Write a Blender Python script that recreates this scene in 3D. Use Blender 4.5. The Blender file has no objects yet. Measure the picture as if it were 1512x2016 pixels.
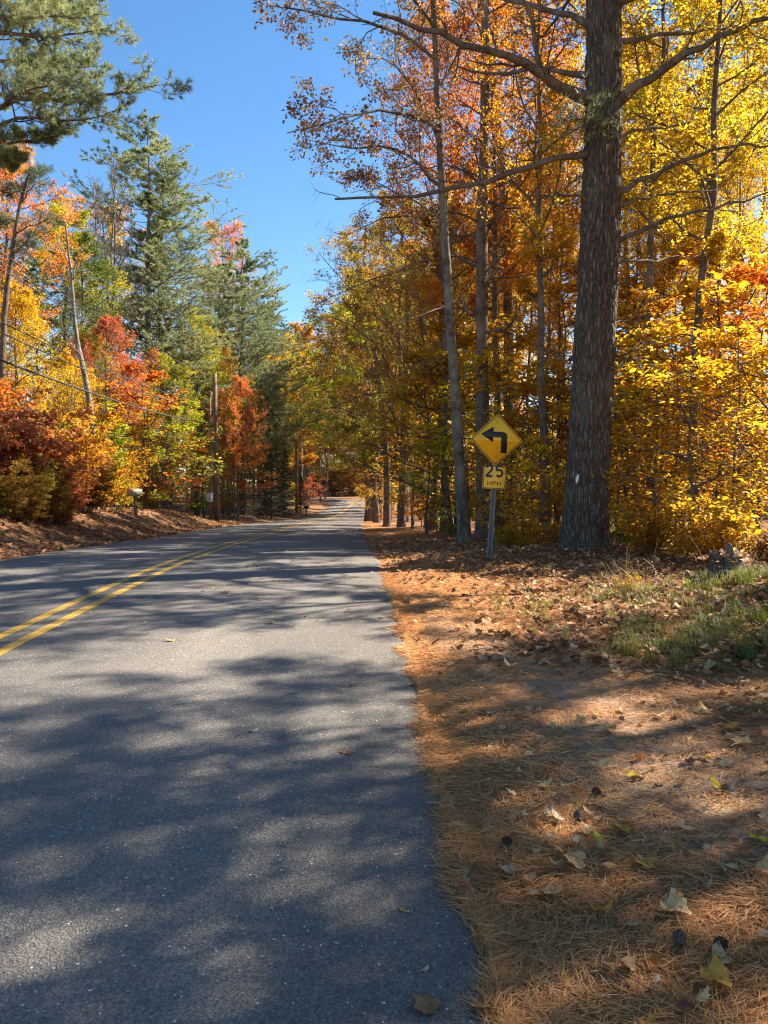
import bpy, math
import numpy as np
from mathutils import Vector, Matrix

# ------------------------------------------------------------------ camera, world, sun, exposure
SC = bpy.context.scene
COL = SC.collection
F, CX, CY, HZ, H = 1500.0, 756.0, 1008.0, 960.0, 1.45      # focal (photo px), centre, horizon row, eye height
TH = math.atan((CY - HZ) / F)
cd = bpy.data.cameras.new('camera')
cd.sensor_fit = 'VERTICAL'; cd.sensor_height = 24.0; cd.lens = 24.0 * F / 2016.0
cd.clip_start = 0.05; cd.clip_end = 2000
cam = bpy.data.objects.new('camera', cd); COL.objects.link(cam)
cam.location = (0, 0, H); cam.rotation_euler = (math.pi / 2 - TH, 0, 0)
SC.camera = cam

SUN_AZ, SUN_EL = 64.0, 42.0        # degrees right of the view direction, degrees above the horizon
w = bpy.data.worlds.new('World'); SC.world = w; w.use_nodes = True
nt = w.node_tree
sky = nt.nodes.new('ShaderNodeTexSky'); sky.sky_type = 'NISHITA'; sky.sun_disc = False
sky.sun_elevation = math.radians(SUN_EL); sky.sun_rotation = math.radians(SUN_AZ)
sky.altitude = 1200; sky.air_density = 1.0; sky.dust_density = 0.0; sky.ozone_density = 1.0
hs = nt.nodes.new('ShaderNodeHueSaturation'); hs.inputs['Hue'].default_value = .497; hs.inputs['Saturation'].default_value = 1.22
nt.links.new(sky.outputs[0], hs.inputs['Color']); nt.links.new(hs.outputs[0], nt.nodes['Background'].inputs[0])
nt.nodes['Background'].inputs[1].default_value = 0.064
sl = bpy.data.lights.new('sun', 'SUN'); sl.energy = 4.7; sl.angle = math.radians(0.53); sl.color = (1.0, 0.91, 0.77)
so = bpy.data.objects.new('sun', sl); COL.objects.link(so)
az, el = math.radians(SUN_AZ), math.radians(SUN_EL)
SD = Vector((math.sin(az) * math.cos(el), math.cos(az) * math.cos(el), math.sin(el)))
so.rotation_euler = SD.to_track_quat('Z', 'Y').to_euler(); so.location = SD * 60
vs = SC.view_settings
SC.display_settings.display_device = 'sRGB'
vs.view_transform = 'Standard'; vs.look = 'None'; vs.gamma = 1.0; vs.use_curve_mapping = False
vs.exposure = 2.0
cy = SC.cycles
cy.max_bounces = 7; cy.diffuse_bounces = 4; cy.glossy_bounces = 2; cy.transmission_bounces = 5
cy.transparent_max_bounces = 4; cy.caustics_reflective = False; cy.caustics_refractive = False
cy.sample_clamp_indirect = 6.0; cy.use_adaptive_sampling = False; cy.filter_width = 1.2

# ------------------------------------------------------------------ helpers
def sstep(a, b, x):
    t = np.clip((x - a) / (b - a), 0, 1); return t * t * (3 - 2 * t)

_G = np.random.default_rng(5).random((64, 64, 64)).astype(np.float32)
def noise3(p):
    p = np.asarray(p, float); i = np.floor(p).astype(int); f = p - i; f = f * f * (3 - 2 * f)
    o = 0
    for a in (0, 1):
        for b in (0, 1):
            for c in (0, 1):
                wgt = (f[..., 0] if a else 1 - f[..., 0]) * (f[..., 1] if b else 1 - f[..., 1]) * (f[..., 2] if c else 1 - f[..., 2])
                o = o + wgt * _G[(i[..., 0] + a) % 64, (i[..., 1] + b) % 64, (i[..., 2] + c) % 64]
    return o
def noise2(x, y, s=0):
    return noise3(np.stack([np.asarray(x, float), np.asarray(y, float), np.full(np.shape(x), s + .37)], -1))

def nrm(v): return v / np.maximum(np.linalg.norm(v, axis=-1, keepdims=True), 1e-9)

class Geo:
    def __init__(s): s.v = []; s.q = []; s.t = []; s.r = []; s.n = 0
    def add(s, v, quads=None, tris=None, r=None):
        v = np.asarray(v, np.float32).reshape(-1, 3)
        if quads is not None and len(quads): s.q.append(np.asarray(quads, np.int64).reshape(-1, 4) + s.n)
        if tris is not None and len(tris): s.t.append(np.asarray(tris, np.int64).reshape(-1, 3) + s.n)
        s.v.append(v); s.r.append(np.full(len(v), .5, np.float32) if r is None else np.asarray(r, np.float32))
        s.n += len(v)
    def mesh(s, name, mat=None, smooth=False, cols=None):
        me = bpy.data.meshes.new(name)
        v = np.concatenate(s.v) if s.v else np.zeros((0, 3), np.float32)
        q = np.concatenate(s.q) if s.q else np.zeros((0, 4), np.int64)
        t = np.concatenate(s.t) if s.t else np.zeros((0, 3), np.int64)
        me.vertices.add(len(v)); me.vertices.foreach_set('co', v.ravel())
        loops = np.concatenate([q.ravel(), t.ravel()]).astype(np.int32)
        me.loops.add(len(loops)); me.loops.foreach_set('vertex_index', loops)
        st = np.concatenate([np.arange(len(q)) * 4, len(q) * 4 + np.arange(len(t)) * 3]).astype(np.int32)
        me.polygons.add(len(st)); me.polygons.foreach_set('loop_start', st)
        me.update(calc_edges=True)
        at = me.attributes.new('r', 'FLOAT', 'POINT'); at.data.foreach_set('value', np.concatenate(s.r) if s.r else [])
        if cols is not None:
            c = me.attributes.new('gcol', 'FLOAT_COLOR', 'POINT')
            c.data.foreach_set('color', np.concatenate([cols, np.ones((len(cols), 1))], 1).astype(np.float32).ravel())
        if smooth: me.polygons.foreach_set('use_smooth', np.ones(len(st), bool))
        if mat: me.materials.append(mat)
        return me

def link(name, me, parent=None, mat=None):
    o = bpy.data.objects.new(name, me); COL.objects.link(o)
    if parent: o.parent = parent
    if mat is not None:
        if len(me.materials) == 0: me.materials.append(mat)
        o.material_slots[0].link = 'OBJECT'; o.material_slots[0].material = mat
    return o
def empty(name, loc=(0, 0, 0), rot=(0, 0, 0), sc=1.0):
    o = bpy.data.objects.new(name, None); COL.objects.link(o)
    o.location = loc; o.rotation_euler = rot
    o.scale = (sc, sc, sc) if np.isscalar(sc) else sc
    o.empty_display_size = .2
    return o
def tag(o, label=None, cat=None, group=None, kind=None):
    if label: o['label'] = label
    if cat: o['category'] = cat
    if group: o['group'] = group
    if kind: o['kind'] = kind
    return o

def tubes(g, P, R, S=5, rv=None, cap=False):
    """P (N,M,3) polylines, R (N,M) radii"""
    P = np.asarray(P, float); R = np.asarray(R, float); N, M, _ = P.shape
    if N == 0: return
    T = np.empty_like(P); T[:, 1:-1] = P[:, 2:] - P[:, :-2]; T[:, 0] = P[:, 1] - P[:, 0]; T[:, -1] = P[:, -1] - P[:, -2]
    T = nrm(T); ref = np.where(np.abs(T[:, :1, 2:3]).repeat(M, 1) > .75, np.array([1., 0, 0]), np.array([0, 0, 1.]))
    U = nrm(np.cross(T, ref)); V = np.cross(T, U)
    a = np.arange(S) * 2 * np.pi / S
    v = P[:, :, None] + R[:, :, None, None] * (np.cos(a)[None, None, :, None] * U[:, :, None] + np.sin(a)[None, None, :, None] * V[:, :, None])
    n, m, k = np.meshgrid(np.arange(N), np.arange(M - 1), np.arange(S), indexing='ij')
    b = (n * M + m) * S; k2 = (k + 1) % S
    q = np.stack([b + k, b + k2, b + S + k2, b + S + k], -1).reshape(-1, 4)
    tr = None
    if cap:
        nn = np.arange(N)[:, None]; kk = np.arange(1, S - 1)[None]
        e = (nn * M + M - 1) * S; s0 = nn * M * S
        tr = np.concatenate([np.stack([e + 0 * kk, e + kk, e + kk + 1], -1).reshape(-1, 3), np.stack([s0 + 0 * kk, s0 + kk + 1, s0 + kk], -1).reshape(-1, 3)])
    g.add(v, q, tr, None if rv is None else np.repeat(rv, M * S))

def samp(P, t):
    """P (N,M,3) -> point and tangent at t (N,) in 0..1"""
    M = P.shape[1]; x = np.clip(t, 0, .9999) * (M - 1); i = x.astype(int); f = (x - i)[:, None]
    n = np.arange(len(P)); a = P[n, i]; b = P[n, i + 1]
    return a + (b - a) * f, nrm(b - a), i, f[:, 0]

def kids(rng, P, L, R, n, t=(.2, 1), ang=(35, 65), ratio=(.4, .6), M=4, up=.1, wand=.25, planar=False, taper=.5, rr=.55, rmin=.004, prof=None):
    N = len(P)
    if np.isscalar(n): cnt = np.full(N, int(n))
    else: cnt = np.asarray(n, int)
    idx = np.repeat(np.arange(N), cnt); K = len(idx)
    if K == 0: return np.zeros((0, M, 3)), np.zeros(0), np.zeros((0, M))
    k = np.concatenate([np.arange(c) for c in cnt])
    tt = t[0] + (t[1] - t[0]) * (k + rng.random(K)) / np.maximum(cnt[idx], 1)
    p, T, i, f = samp(P[idx], tt)
    ref = np.where(np.abs(T[:, 2:3]) > .85, np.array([1., 0, 0]), np.array([0, 0, 1.]))
    U = nrm(np.cross(T, ref)); V = nrm(np.cross(U, T))
    if planar: phi = np.where(k % 2 == 0, 0, np.pi) + rng.normal(0, .35, K)
    else: phi = k * 2.4 + rng.random(K) * 1.2 + rng.random() * 6 + idx * 1.3
    a = np.radians(rng.uniform(ang[0], ang[1], K))[:, None]
    D = np.cos(a) * T + np.sin(a) * (np.cos(phi)[:, None] * U + np.sin(phi)[:, None] * V)
    ln = L[idx] * rng.uniform(ratio[0], ratio[1], K) * (1 - taper * tt if prof is None else prof(tt))
    Q = np.empty((K, M, 3)); Q[:, 0] = p
    for j in range(1, M):
        D = nrm(D + np.array([0, 0, up / (M - 1)]) + rng.normal(0, wand / np.sqrt(M), (K, 3)))
        Q[:, j] = Q[:, j - 1] + D * (ln / (M - 1))[:, None]
    r0 = np.maximum((R[idx, i] * (1 - f) + R[idx, i + 1] * f) * rr, rmin)
    RR = r0[:, None] * np.linspace(1, .35, M)[None]
    return Q, ln, RR

def leaves(g, rng, pos, axis, size, nz=.8, oval=False, wid=.62, clump=.6, droop=.25):
    N = len(pos)
    n = nrm(np.array([0, 0, nz]) + rng.normal(0, .55, (N, 3)))
    ax = nrm(axis * .8 + rng.normal(0, .6, (N, 3)) - np.array([0, 0, droop])); ax = nrm(ax - n * (ax * n).sum(-1, keepdims=True))
    sd = np.cross(n, ax)
    L = (size * rng.uniform(.65, 1.25, N))[:, None]; W = L * wid * rng.uniform(.8, 1.1, N)[:, None] * .5
    fold = n * L * rng.uniform(.02, .2, N)[:, None]
    cv = -n * L * rng.uniform(0, .18, N)[:, None]
    r = np.clip((1 - clump) * rng.random(N) + clump * (noise3(pos * .9 + 7) * 1.7 - .35), 0, 1)
    i = np.arange(N)[:, None]
    if oval:
        v = np.stack([pos, pos + ax * L * .33 + sd * W + fold, pos + ax * L * .72 + sd * W * .75 + fold * .7 + cv * .5, pos + ax * L + cv,
                      pos + ax * L * .72 - sd * W * .75 + fold * .7 + cv * .5, pos + ax * L * .33 - sd * W + fold], 1)
        q = np.concatenate([i * 6 + np.array([0, 1, 2, 3]), i * 6 + np.array([0, 3, 4, 5])])
        g.add(v, q, None, np.repeat(r, 6))
    else:
        v = np.stack([pos, pos + ax * L * .45 + sd * W + fold, pos + ax * L + cv, pos + ax * L * .45 - sd * W + fold], 1)
        g.add(v, i * 4 + np.arange(4), None, np.repeat(r, 4))

def on_twigs(rng, P, n, t=(.15, 1.0), spread=.1):
    idx = np.repeat(np.arange(len(P)), n); tt = rng.uniform(t[0], t[1], len(idx))
    p, T, _, _ = samp(P[idx], tt)
    return p + rng.normal(0, spread, p.shape) * np.array([1, 1, .7]), T

# ------------------------------------------------------------------ materials
def mat(name):
    m = bpy.data.materials.new(name); m.use_nodes = True
    return m, m.node_tree.nodes, m.node_tree.links, m.node_tree.nodes['Principled BSDF']
def ramp(N, stops, interp='LINEAR'):
    r = N.new('ShaderNodeValToRGB'); r.color_ramp.interpolation = interp
    e = r.color_ramp.elements
    while len(e) < len(stops): e.new(.5)
    for k, (p, c) in enumerate(stops): e[k].position = p; e[k].color = (*c, 1)
    return r
def mixc(N, L, a, b, f, mode='MIX'):
    m = N.new('ShaderNodeMix'); m.data_type = 'RGBA'; m.blend_type = mode
    for s, x in ((6, a), (7, b), (0, f)):
        if hasattr(x, 'links'): L.new(x, m.inputs[s])
        else: m.inputs[s].default_value = (*x, 1) if isinstance(x, tuple) else x
    return m.outputs[2]
def bump(N, L, P, h, st, dist):
    b = N.new('ShaderNodeBump'); b.inputs['Strength'].default_value = st; b.inputs['Distance'].default_value = dist
    L.new(h, b.inputs['Height']); L.new(b.outputs[0], P.inputs['Normal'])
def tex(N, L, kind, scale, stretch=None, coord='Object', **kw):
    t = N.new('ShaderNodeTex' + kind); t.inputs['Scale'].default_value = scale
    c = N.new('ShaderNodeTexCoord')
    if stretch:
        mp = N.new('ShaderNodeMapping'); mp.inputs['Scale'].default_value = stretch
        L.new(c.outputs[coord], mp.inputs[0]); L.new(mp.outputs[0], t.inputs['Vector'])
    else: L.new(c.outputs[coord], t.inputs['Vector'])
    for k, v in kw.items():
        if k in t.inputs: t.inputs[k].default_value = v
        else: setattr(t, k, v)
    return t

def leafmat(name, stops, trans=.45, rough=.5, tsat=1.0):
    m, N, L, P = mat(name)
    a = N.new('ShaderNodeAttribute'); a.attribute_name = 'r'
    oi = N.new('ShaderNodeObjectInfo')
    ad = N.new('ShaderNodeMath'); ad.operation = 'MULTIPLY_ADD'; ad.inputs[1].default_value = .25; L.new(oi.outputs['Random'], ad.inputs[0])
    sb = N.new('ShaderNodeMath'); sb.operation = 'SUBTRACT'; sb.inputs[1].default_value = .125; L.new(a.outputs['Fac'], sb.inputs[0])
    L.new(sb.outputs[0], ad.inputs[2])
    r = ramp(N, stops); L.new(ad.outputs[0], r.inputs[0])
    L.new(r.outputs[0], P.inputs['Base Color']); P.inputs['Roughness'].default_value = rough
    P.inputs['Specular IOR Level'].default_value = .35
    tr = N.new('ShaderNodeBsdfTranslucent'); L.new(r.outputs[0], tr.inputs[0])
    mx = N.new('ShaderNodeMixShader'); mx.inputs[0].default_value = trans
    L.new(P.outputs[0], mx.inputs[1]); L.new(tr.outputs[0], mx.inputs[2])
    L.new(mx.outputs[0], N['Material Output'].inputs['Surface'])
    return m
M = {}
M['yellow'] = leafmat('yellow_leaves', [(0, (.42, .23, .012)), (.35, (.62, .36, .012)), (.7, (.71, .45, .018)), (1, (.50, .43, .03))], .68)
M['lemon'] = leafmat('lemon_leaves', [(0, (.36, .20, .012)), (.35, (.56, .35, .014)), (.7, (.62, .44, .018)), (1, (.36, .38, .028))], .66)
M['gold'] = leafmat('golden_leaves', [(0, (.28, .10, .012)), (.4, (.55, .25, .014)), (.75, (.66, .38, .02)), (1, (.46, .36, .03))], .66)
M['goldbrown'] = leafmat('golden_brown_leaves', [(0, (.18, .08, .016)), (.4, (.36, .185, .022)), (.75, (.48, .30, .03)), (1, (.27, .235, .03))], .48)
M['olive'] = leafmat('olive_gold_leaves', [(0, (.13, .125, .016)), (.4, (.27, .225, .02)), (.75, (.44, .32, .028)), (1, (.42, .24, .02))], .5)
M['orange'] = leafmat('orange_leaves', [(0, (.36, .085, .012)), (.4, (.62, .19, .018)), (.75, (.74, .30, .025)), (1, (.60, .36, .03))], .48)
M['red'] = leafmat('red_orange_leaves', [(0, (.34, .06, .035)), (.4, (.54, .13, .05)), (.75, (.66, .22, .06)), (1, (.62, .34, .05))], .45)
M['russet'] = leafmat('russet_leaves', [(0, (.22, .055, .028)), (.35, (.41, .115, .042)), (.7, (.54, .205, .06)), (1, (.54, .32, .09))], .45)
M['flame'] = leafmat('flame_leaves', [(0, (.55, .13, .03)), (.5, (.76, .25, .045)), (1, (.80, .42, .05))], .48)
M['lime'] = leafmat('yellow_green_leaves', [(0, (.16, .19, .012)), (.4, (.34, .36, .018)), (.7, (.50, .46, .025)), (1, (.60, .42, .025))], .5)
M['green'] = leafmat('green_leaves', [(0, (.045, .085, .015)), (.5, (.11, .16, .022)), (.8, (.22, .23, .025)), (1, (.38, .30, .03))], .42)
M['sparse'] = leafmat('dry_tan_leaves', [(0, (.20, .085, .035)), (.5, (.40, .22, .08)), (1, (.56, .38, .12))], .45)
M['pine'] = leafmat('pine_needles', [(0, (.07, .095, .042)), (.5, (.15, .185, .075)), (1, (.26, .27, .10))], .34, .45)
M['pinefar'] = leafmat('bluish_pine_needles', [(0, (.13, .155, .07)), (.5, (.26, .30, .135)), (1, (.40, .42, .18))], .46, .5)
M['spruce'] = leafmat('spruce_needles', [(0, (.016, .030, .014)), (.6, (.04, .062, .026)), (1, (.09, .10, .035))], .12, .5)
M['grass'] = leafmat('verge_grass', [(0, (.085, .10, .014)), (.5, (.17, .185, .025)), (.8, (.28, .255, .06)), (1, (.42, .31, .12))], .4, .6)
M['dry'] = leafmat('dead_stalks', [(0, (.22, .14, .06)), (1, (.46, .34, .18))], .25, .6)
M['litter'] = leafmat('leaf_litter', [(0, (.13, .055, .022)), (.35, (.27, .125, .05)), (.7, (.42, .215, .092)), (.93, (.56, .35, .17)), (1, (.66, .44, .08))], .25, .7)
M['needles'] = leafmat('fallen_needles', [(0, (.23, .09, .028)), (.5, (.49, .225, .072)), (.85, (.66, .345, .125)), (1, (.72, .45, .20))], .3, .7)

def barkmat(name, c0, c1, c2, sc=1.0, vs_=(1, 1, .18), st=.8, lich=None):
    m, N, L, P = mat(name)
    t = tex(N, L, 'Noise', 22 * sc, vs_, Detail=6.0, Roughness=.65)
    t2 = tex(N, L, 'Noise', 3.0 * sc, None, Detail=3.0)
    r = ramp(N, [(.32, c0), (.52, c1), (.72, c2)]); L.new(t.outputs[0], r.inputs[0])
    c = mixc(N, L, r.outputs[0], tuple(x * .55 for x in c1), 0.0)
    rr = ramp(N, [(.45, (0, 0, 0)), (.7, (.6, .6, .6))]); L.new(t2.outputs[0], rr.inputs[0])
    c = mixc(N, L, r.outputs[0], lich or tuple(min(1, x * 1.2) for x in c2), rr.outputs[0])
    L.new(c, P.inputs['Base Color']); P.inputs['Roughness'].default_value = .9; P.inputs['Specular IOR Level'].default_value = .2
    bump(N, L, P, t.outputs[0], st, .03)
    return m
M['bark_pine'] = barkmat('pine_bark', (.045, .034, .026), (.125, .096, .074), (.23, .185, .148), .9, (1, 1, .42), 1.0)
M['bark_grey'] = barkmat('grey_bark', (.035, .027, .02), (.115, .092, .07), (.26, .225, .18), .42, (1, 1, .6), 1.0, (.32, .28, .21))
def platemat(name, c0, c1, c2):
    m, N, L, P = mat(name)
    w1 = tex(N, L, 'Noise', 9.0, None, Detail=3.0); tc = N.new('ShaderNodeTexCoord'); mp = N.new('ShaderNodeMapping'); mp.inputs['Scale'].default_value = (1, 1, .15)
    L.new(tc.outputs['Object'], mp.inputs[0]); va = N.new('ShaderNodeVectorMath'); va.operation = 'MULTIPLY_ADD'; va.inputs[1].default_value = (.045, .045, .03)
    L.new(w1.outputs['Color'], va.inputs[0]); L.new(mp.outputs[0], va.inputs[2])
    v = N.new('ShaderNodeTexVoronoi'); v.feature = 'DISTANCE_TO_EDGE'; v.inputs['Scale'].default_value = 21.0; L.new(va.outputs[0], v.inputs['Vector'])
    v2 = N.new('ShaderNodeTexVoronoi'); v2.inputs['Scale'].default_value = 21.0; L.new(va.outputs[0], v2.inputs['Vector'])
    f = tex(N, L, 'Noise', 60.0, (1, 1, .5), Detail=4.0); big = tex(N, L, 'Noise', 2.0, None, Detail=3.0)
    r = ramp(N, [(0, c0), (.10, c0), (.22, c1), (.5, c2)]); L.new(v.outputs['Distance'], r.inputs[0])
    rr = ramp(N, [(0, (.75, .75, .75)), (1, (1.2, 1.19, 1.17))]); L.new(v2.outputs['Color'], rr.inputs[0])
    rf = ramp(N, [(.3, (.65, .65, .65)), (.7, (1.3, 1.3, 1.3))]); L.new(f.outputs[0], rf.inputs[0])
    c = mixc(N, L, r.outputs[0], rr.outputs[0], .8, 'MULTIPLY'); c = mixc(N, L, c, rf.outputs[0], .8, 'MULTIPLY')
    rb = ramp(N, [(.52, (0, 0, 0)), (.7, (.5, .5, .5))]); L.new(big.outputs[0], rb.inputs[0]); c = mixc(N, L, c, (.16, .15, .11), rb.outputs[0])
    L.new(c, P.inputs['Base Color']); P.inputs['Roughness'].default_value = .92; P.inputs['Specular IOR Level'].default_value = .15
    ad = N.new('ShaderNodeMath'); ad.operation = 'MULTIPLY_ADD'; ad.inputs[1].default_value = .25; L.new(f.outputs[0], ad.inputs[0])
    cl = N.new('ShaderNodeMath'); cl.operation = 'MINIMUM'; cl.inputs[1].default_value = .35; L.new(v.outputs['Distance'], cl.inputs[0]); L.new(cl.outputs[0], ad.inputs[2])
    bump(N, L, P, ad.outputs[0], 1.0, .06)
    return m
M['bark_plate'] = platemat('plated_pine_bark', (.070, .053, .039), (.145, .112, .085), (.205, .161, .124))
M['bark_dark'] = barkmat('dark_bark', (.04, .031, .024), (.105, .083, .064), (.19, .157, .123), 1.0, (1, 1, .3), .6)
M['bark_pale'] = barkmat('weathered_bark', (.08, .062, .048), (.17, .14, .11), (.29, .25, .205), 1.0, (1, 1, .2), .5)
M['pole'] = barkmat('pole_wood', (.07, .045, .03), (.15, .10, .065), (.24, .17, .115), 1.5, (1, 1, .04), .4)
M['stump'] = barkmat('stump_wood', (.025, .02, .016), (.08, .066, .054), (.19, .17, .15), 1.6, (1, 1, .25), 1.0)

def plain(name, c, rough=.6, metal=0.0, ns=30, var=.25):
    m, N, L, P = mat(name)
    t = tex(N, L, 'Noise', ns, None, Detail=5.0)
    r = ramp(N, [(.3, tuple(x * (1 - var) for x in c)), (.7, tuple(min(1, x * (1 + var * .4)) for x in c))]); L.new(t.outputs[0], r.inputs[0])
    L.new(r.outputs[0], P.inputs['Base Color']); P.inputs['Roughness'].default_value = rough; P.inputs['Metallic'].default_value = metal
    return m
M['sign_yellow'] = plain('sign_yellow', (.90, .46, .012), .42, 0, 4, .2)
M['sign_black'] = plain('sign_black', (.012, .012, .012), .5, 0, 20, .2)
M['galv'] = plain('galvanised_steel', (.17, .18, .185), .6, .4, 12, .35)
M['alu'] = plain('sign_back', (.4, .41, .42), .5, .8, 10, .2)
M['wire'] = plain('wire', (.03, .03, .032), .55, 0, 5, .1)
M['box_grey'] = plain('grey_box', (.42, .43, .44), .5, 0, 10, .15)
M['box_black'] = plain('black_box', (.015, .015, .017), .4, 0, 10, .15)
M['cream'] = plain('weathered_cream_paint', (.42, .36, .27), .6, 0, 14, .3)
M['white'] = plain('white_paint', (.75, .75, .72), .6, 0, 60, .3)
M['stake'] = plain('orange_plastic', (.70, .16, .02), .5, 0, 10, .2)
M['cone'] = plain('pine_cone_scales', (.12, .075, .048), .9, 0, 60, .4)

# asphalt
m, N, L, P = mat('asphalt')
v1 = tex(N, L, 'Voronoi', 150.0); v2 = tex(N, L, 'Noise', 900.0, None, Detail=2.0); v3 = tex(N, L, 'Noise', 1.1, (1.5, .25, 1), Detail=5.0, Roughness=.6)
v4 = tex(N, L, 'Voronoi', 75.0)
rs = ramp(N, [(0, (.074, .064, .054)), (.5, (.150, .131, .112)), (.82, (.215, .192, .166)), (.925, (.27, .26, .24)), (.945, (.62, .60, .56)), (1, (.85, .82, .78))]); L.new(v1.outputs['Color'], rs.inputs[0])
rs2 = ramp(N, [(0, (.75, .75, .75)), (.8, (1, 1, 1)), (1, (1.0, 1.0, 1.0))]); L.new(v4.outputs['Color'], rs2.inputs[0])
rl = ramp(N, [(.3, (.78, .78, .80)), (.7, (1.18, 1.16, 1.12))]); L.new(v3.outputs[0], rl.inputs[0])
c = mixc(N, L, rs.outputs[0], rs2.outputs[0], 1.0, 'MULTIPLY'); c = mixc(N, L, c, rl.outputs[0], 1.0, 'MULTIPLY')
vc = N.new('ShaderNodeTexVoronoi'); vc.feature = 'DISTANCE_TO_EDGE'; vc.inputs['Scale'].default_value = .33
wn_ = tex(N, L, 'Noise', 1.6, None, Detail=5.0); vm = N.new('ShaderNodeVectorMath'); vm.operation = 'MULTIPLY_ADD'; vm.inputs[1].default_value = (.9, .9, .9)
tc_ = N.new('ShaderNodeTexCoord'); L.new(wn_.outputs['Color'], vm.inputs[0]); L.new(tc_.outputs['Object'], vm.inputs[2]); L.new(vm.outputs[0], vc.inputs['Vector'])
rc_ = ramp(N, [(0, (.45, .44, .43)), (.0022, (.5, .5, .5)), (.0045, (1, 1, 1))]); L.new(vc.outputs['Distance'], rc_.inputs[0])
mk_ = tex(N, L, 'Noise', .35, None, Detail=2.0); rm_ = ramp(N, [(.5, (0, 0, 0)), (.62, (.8, .8, .8))]); L.new(mk_.outputs[0], rm_.inputs[0])
c = mixc(N, L, c, rc_.outputs[0], rm_.outputs[0], 'MULTIPLY')
at_ = N.new('ShaderNodeAttribute'); at_.attribute_name = 'r'
rw_ = ramp(N, [(.03, (.86, .84, .80)), (.14, (1, 1, 1)), (.24, (1.10, 1.10, 1.09)), (.34, (.95, .95, .95)), (.50, (.90, .90, .90)), (.64, (.97, .97, .97)), (.74, (1.11, 1.10, 1.09)), (.86, (1, 1, 1)), (.97, (.85, .82, .78))]); L.new(at_.outputs['Fac'], rw_.inputs[0])
c = mixc(N, L, c, rw_.outputs[0], 1.0, 'MULTIPLY')
L.new(c, P.inputs['Base Color']); P.inputs['Roughness'].default_value = .78; P.inputs['Specular IOR Level'].default_value = .45
mm = N.new('ShaderNodeMath'); mm.operation = 'MULTIPLY_ADD'; mm.inputs[1].default_value = .35
L.new(v2.outputs[0], mm.inputs[0]); L.new(v1.outputs['Distance'], mm.inputs[2])
bump(N, L, P, mm.outputs[0], .9, .005)
M['asphalt'] = m
# road paint, worn
m, N, L, P = mat('yellow_road_paint')
t = tex(N, L, 'Noise', 120.0, None, Detail=4.0); t2 = tex(N, L, 'Noise', 5.0, None, Detail=4.0)
r = ramp(N, [(.35, (.13, .10, .06)), (.44, (.50, .28, .03)), (.7, (.64, .37, .04))]); L.new(t.outputs[0], r.inputs[0])
r2 = ramp(N, [(.3, (.7, .7, .7)), (.65, (1, 1, 1))]); L.new(t2.outputs[0], r2.inputs[0])
L.new(mixc(N, L, r.outputs[0], r2.outputs[0], 1.0, 'MULTIPLY'), P.inputs['Base Color']); P.inputs['Roughness'].default_value = .7
bump(N, L, P, t.outputs[0], .6, .004)
M['paint'] = m
# forest floor
m, N, L, P = mat('forest_floor')
a = N.new('ShaderNodeAttribute'); a.attribute_name = 'gcol'
t = tex(N, L, 'Voronoi', 22.0, None); t2 = tex(N, L, 'Noise', 60.0, (1, 1, 1), Detail=5.0, Roughness=.7); t3 = tex(N, L, 'Noise', .8, None, Detail=4.0)
r = ramp(N, [(0, (.55, .5, .5)), (.5, (.95, .95, .95)), (.85, (1.25, 1.2, 1.1)), (1, (1.7, 1.6, 1.4))]); L.new(t.outputs['Color'], r.inputs[0])
r2 = ramp(N, [(.3, (.5, .5, .5)), (.7, (1.3, 1.3, 1.3))]); L.new(t2.outputs[0], r2.inputs[0])
c = mixc(N, L, a.outputs['Color'], r.outputs[0], .6, 'MULTIPLY'); c = mixc(N, L, c, r2.outputs[0], .8, 'MULTIPLY')
L.new(c, P.inputs['Base Color']); P.inputs['Roughness'].default_value = .95; P.inputs['Specular IOR Level'].default_value = .15
bump(N, L, P, t2.outputs[0], .8, .03)
M['floor'] = m

# ------------------------------------------------------------------ road path and terrain
_cp = np.array([(-1.9, -60), (-2.3, -40), (-2.75, -15), (-2.85, -3), (-2.92, 0), (-2.98, 2), (-3.11, 6.2), (-3.34, 11.8), (-3.60, 16.9), (-3.85, 23.4), (-4.40, 38), (-5.0, 60), (-5.6, 85), (-5.75, 105),
                (-5.35, 121), (-5.6, 131), (-7.8, 141.5), (-13, 150), (-22, 156), (-36, 160), (-70, 165), (-120, 170)], float)
_zp = np.array([0, 0, -.0, -.05, 0, .054, .169, .235, .13, -.06, -.42, -1.15, -1.86, -1.95, -1.45, -1.15, -.95, -.72, -.75, -1.0, -2.0, -3.0])
def _spline(P, n):
    P = np.asarray(P, float); k = np.concatenate([[0], np.cumsum(np.linalg.norm(np.diff(P[:, :2], axis=0), axis=1))])
    mm_ = np.empty_like(P); d = np.diff(P, axis=0) / np.diff(k)[:, None]
    h = np.diff(k)[:, None]
    mm_[1:-1] = (d[:-1] * h[1:] + d[1:] * h[:-1]) / (h[1:] + h[:-1]); mm_[0] = d[0]; mm_[-1] = d[-1]
    out = []
    for s in n:
        i = min(max(np.searchsorted(k, s) - 1, 0), len(P) - 2); hh = k[i + 1] - k[i]; t = (s - k[i]) / hh
        out.append((2 * t**3 - 3 * t**2 + 1) * P[i] + (t**3 - 2 * t**2 + t) * hh * mm_[i] + (-2 * t**3 + 3 * t**2) * P[i + 1] + (t**3 - t**2) * hh * mm_[i + 1])
    return np.array(out), k[-1]
_pz = np.concatenate([_cp, _zp[:, None]], 1)
_tot = _spline(_pz, [0])[1]
_S = np.unique(np.concatenate([np.arange(0, 52, 1.5), np.arange(52, 60.5, .25), np.arange(60.5, 72, .1), np.arange(72, 100, .25), np.arange(100, _tot, 1.0)]))
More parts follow.
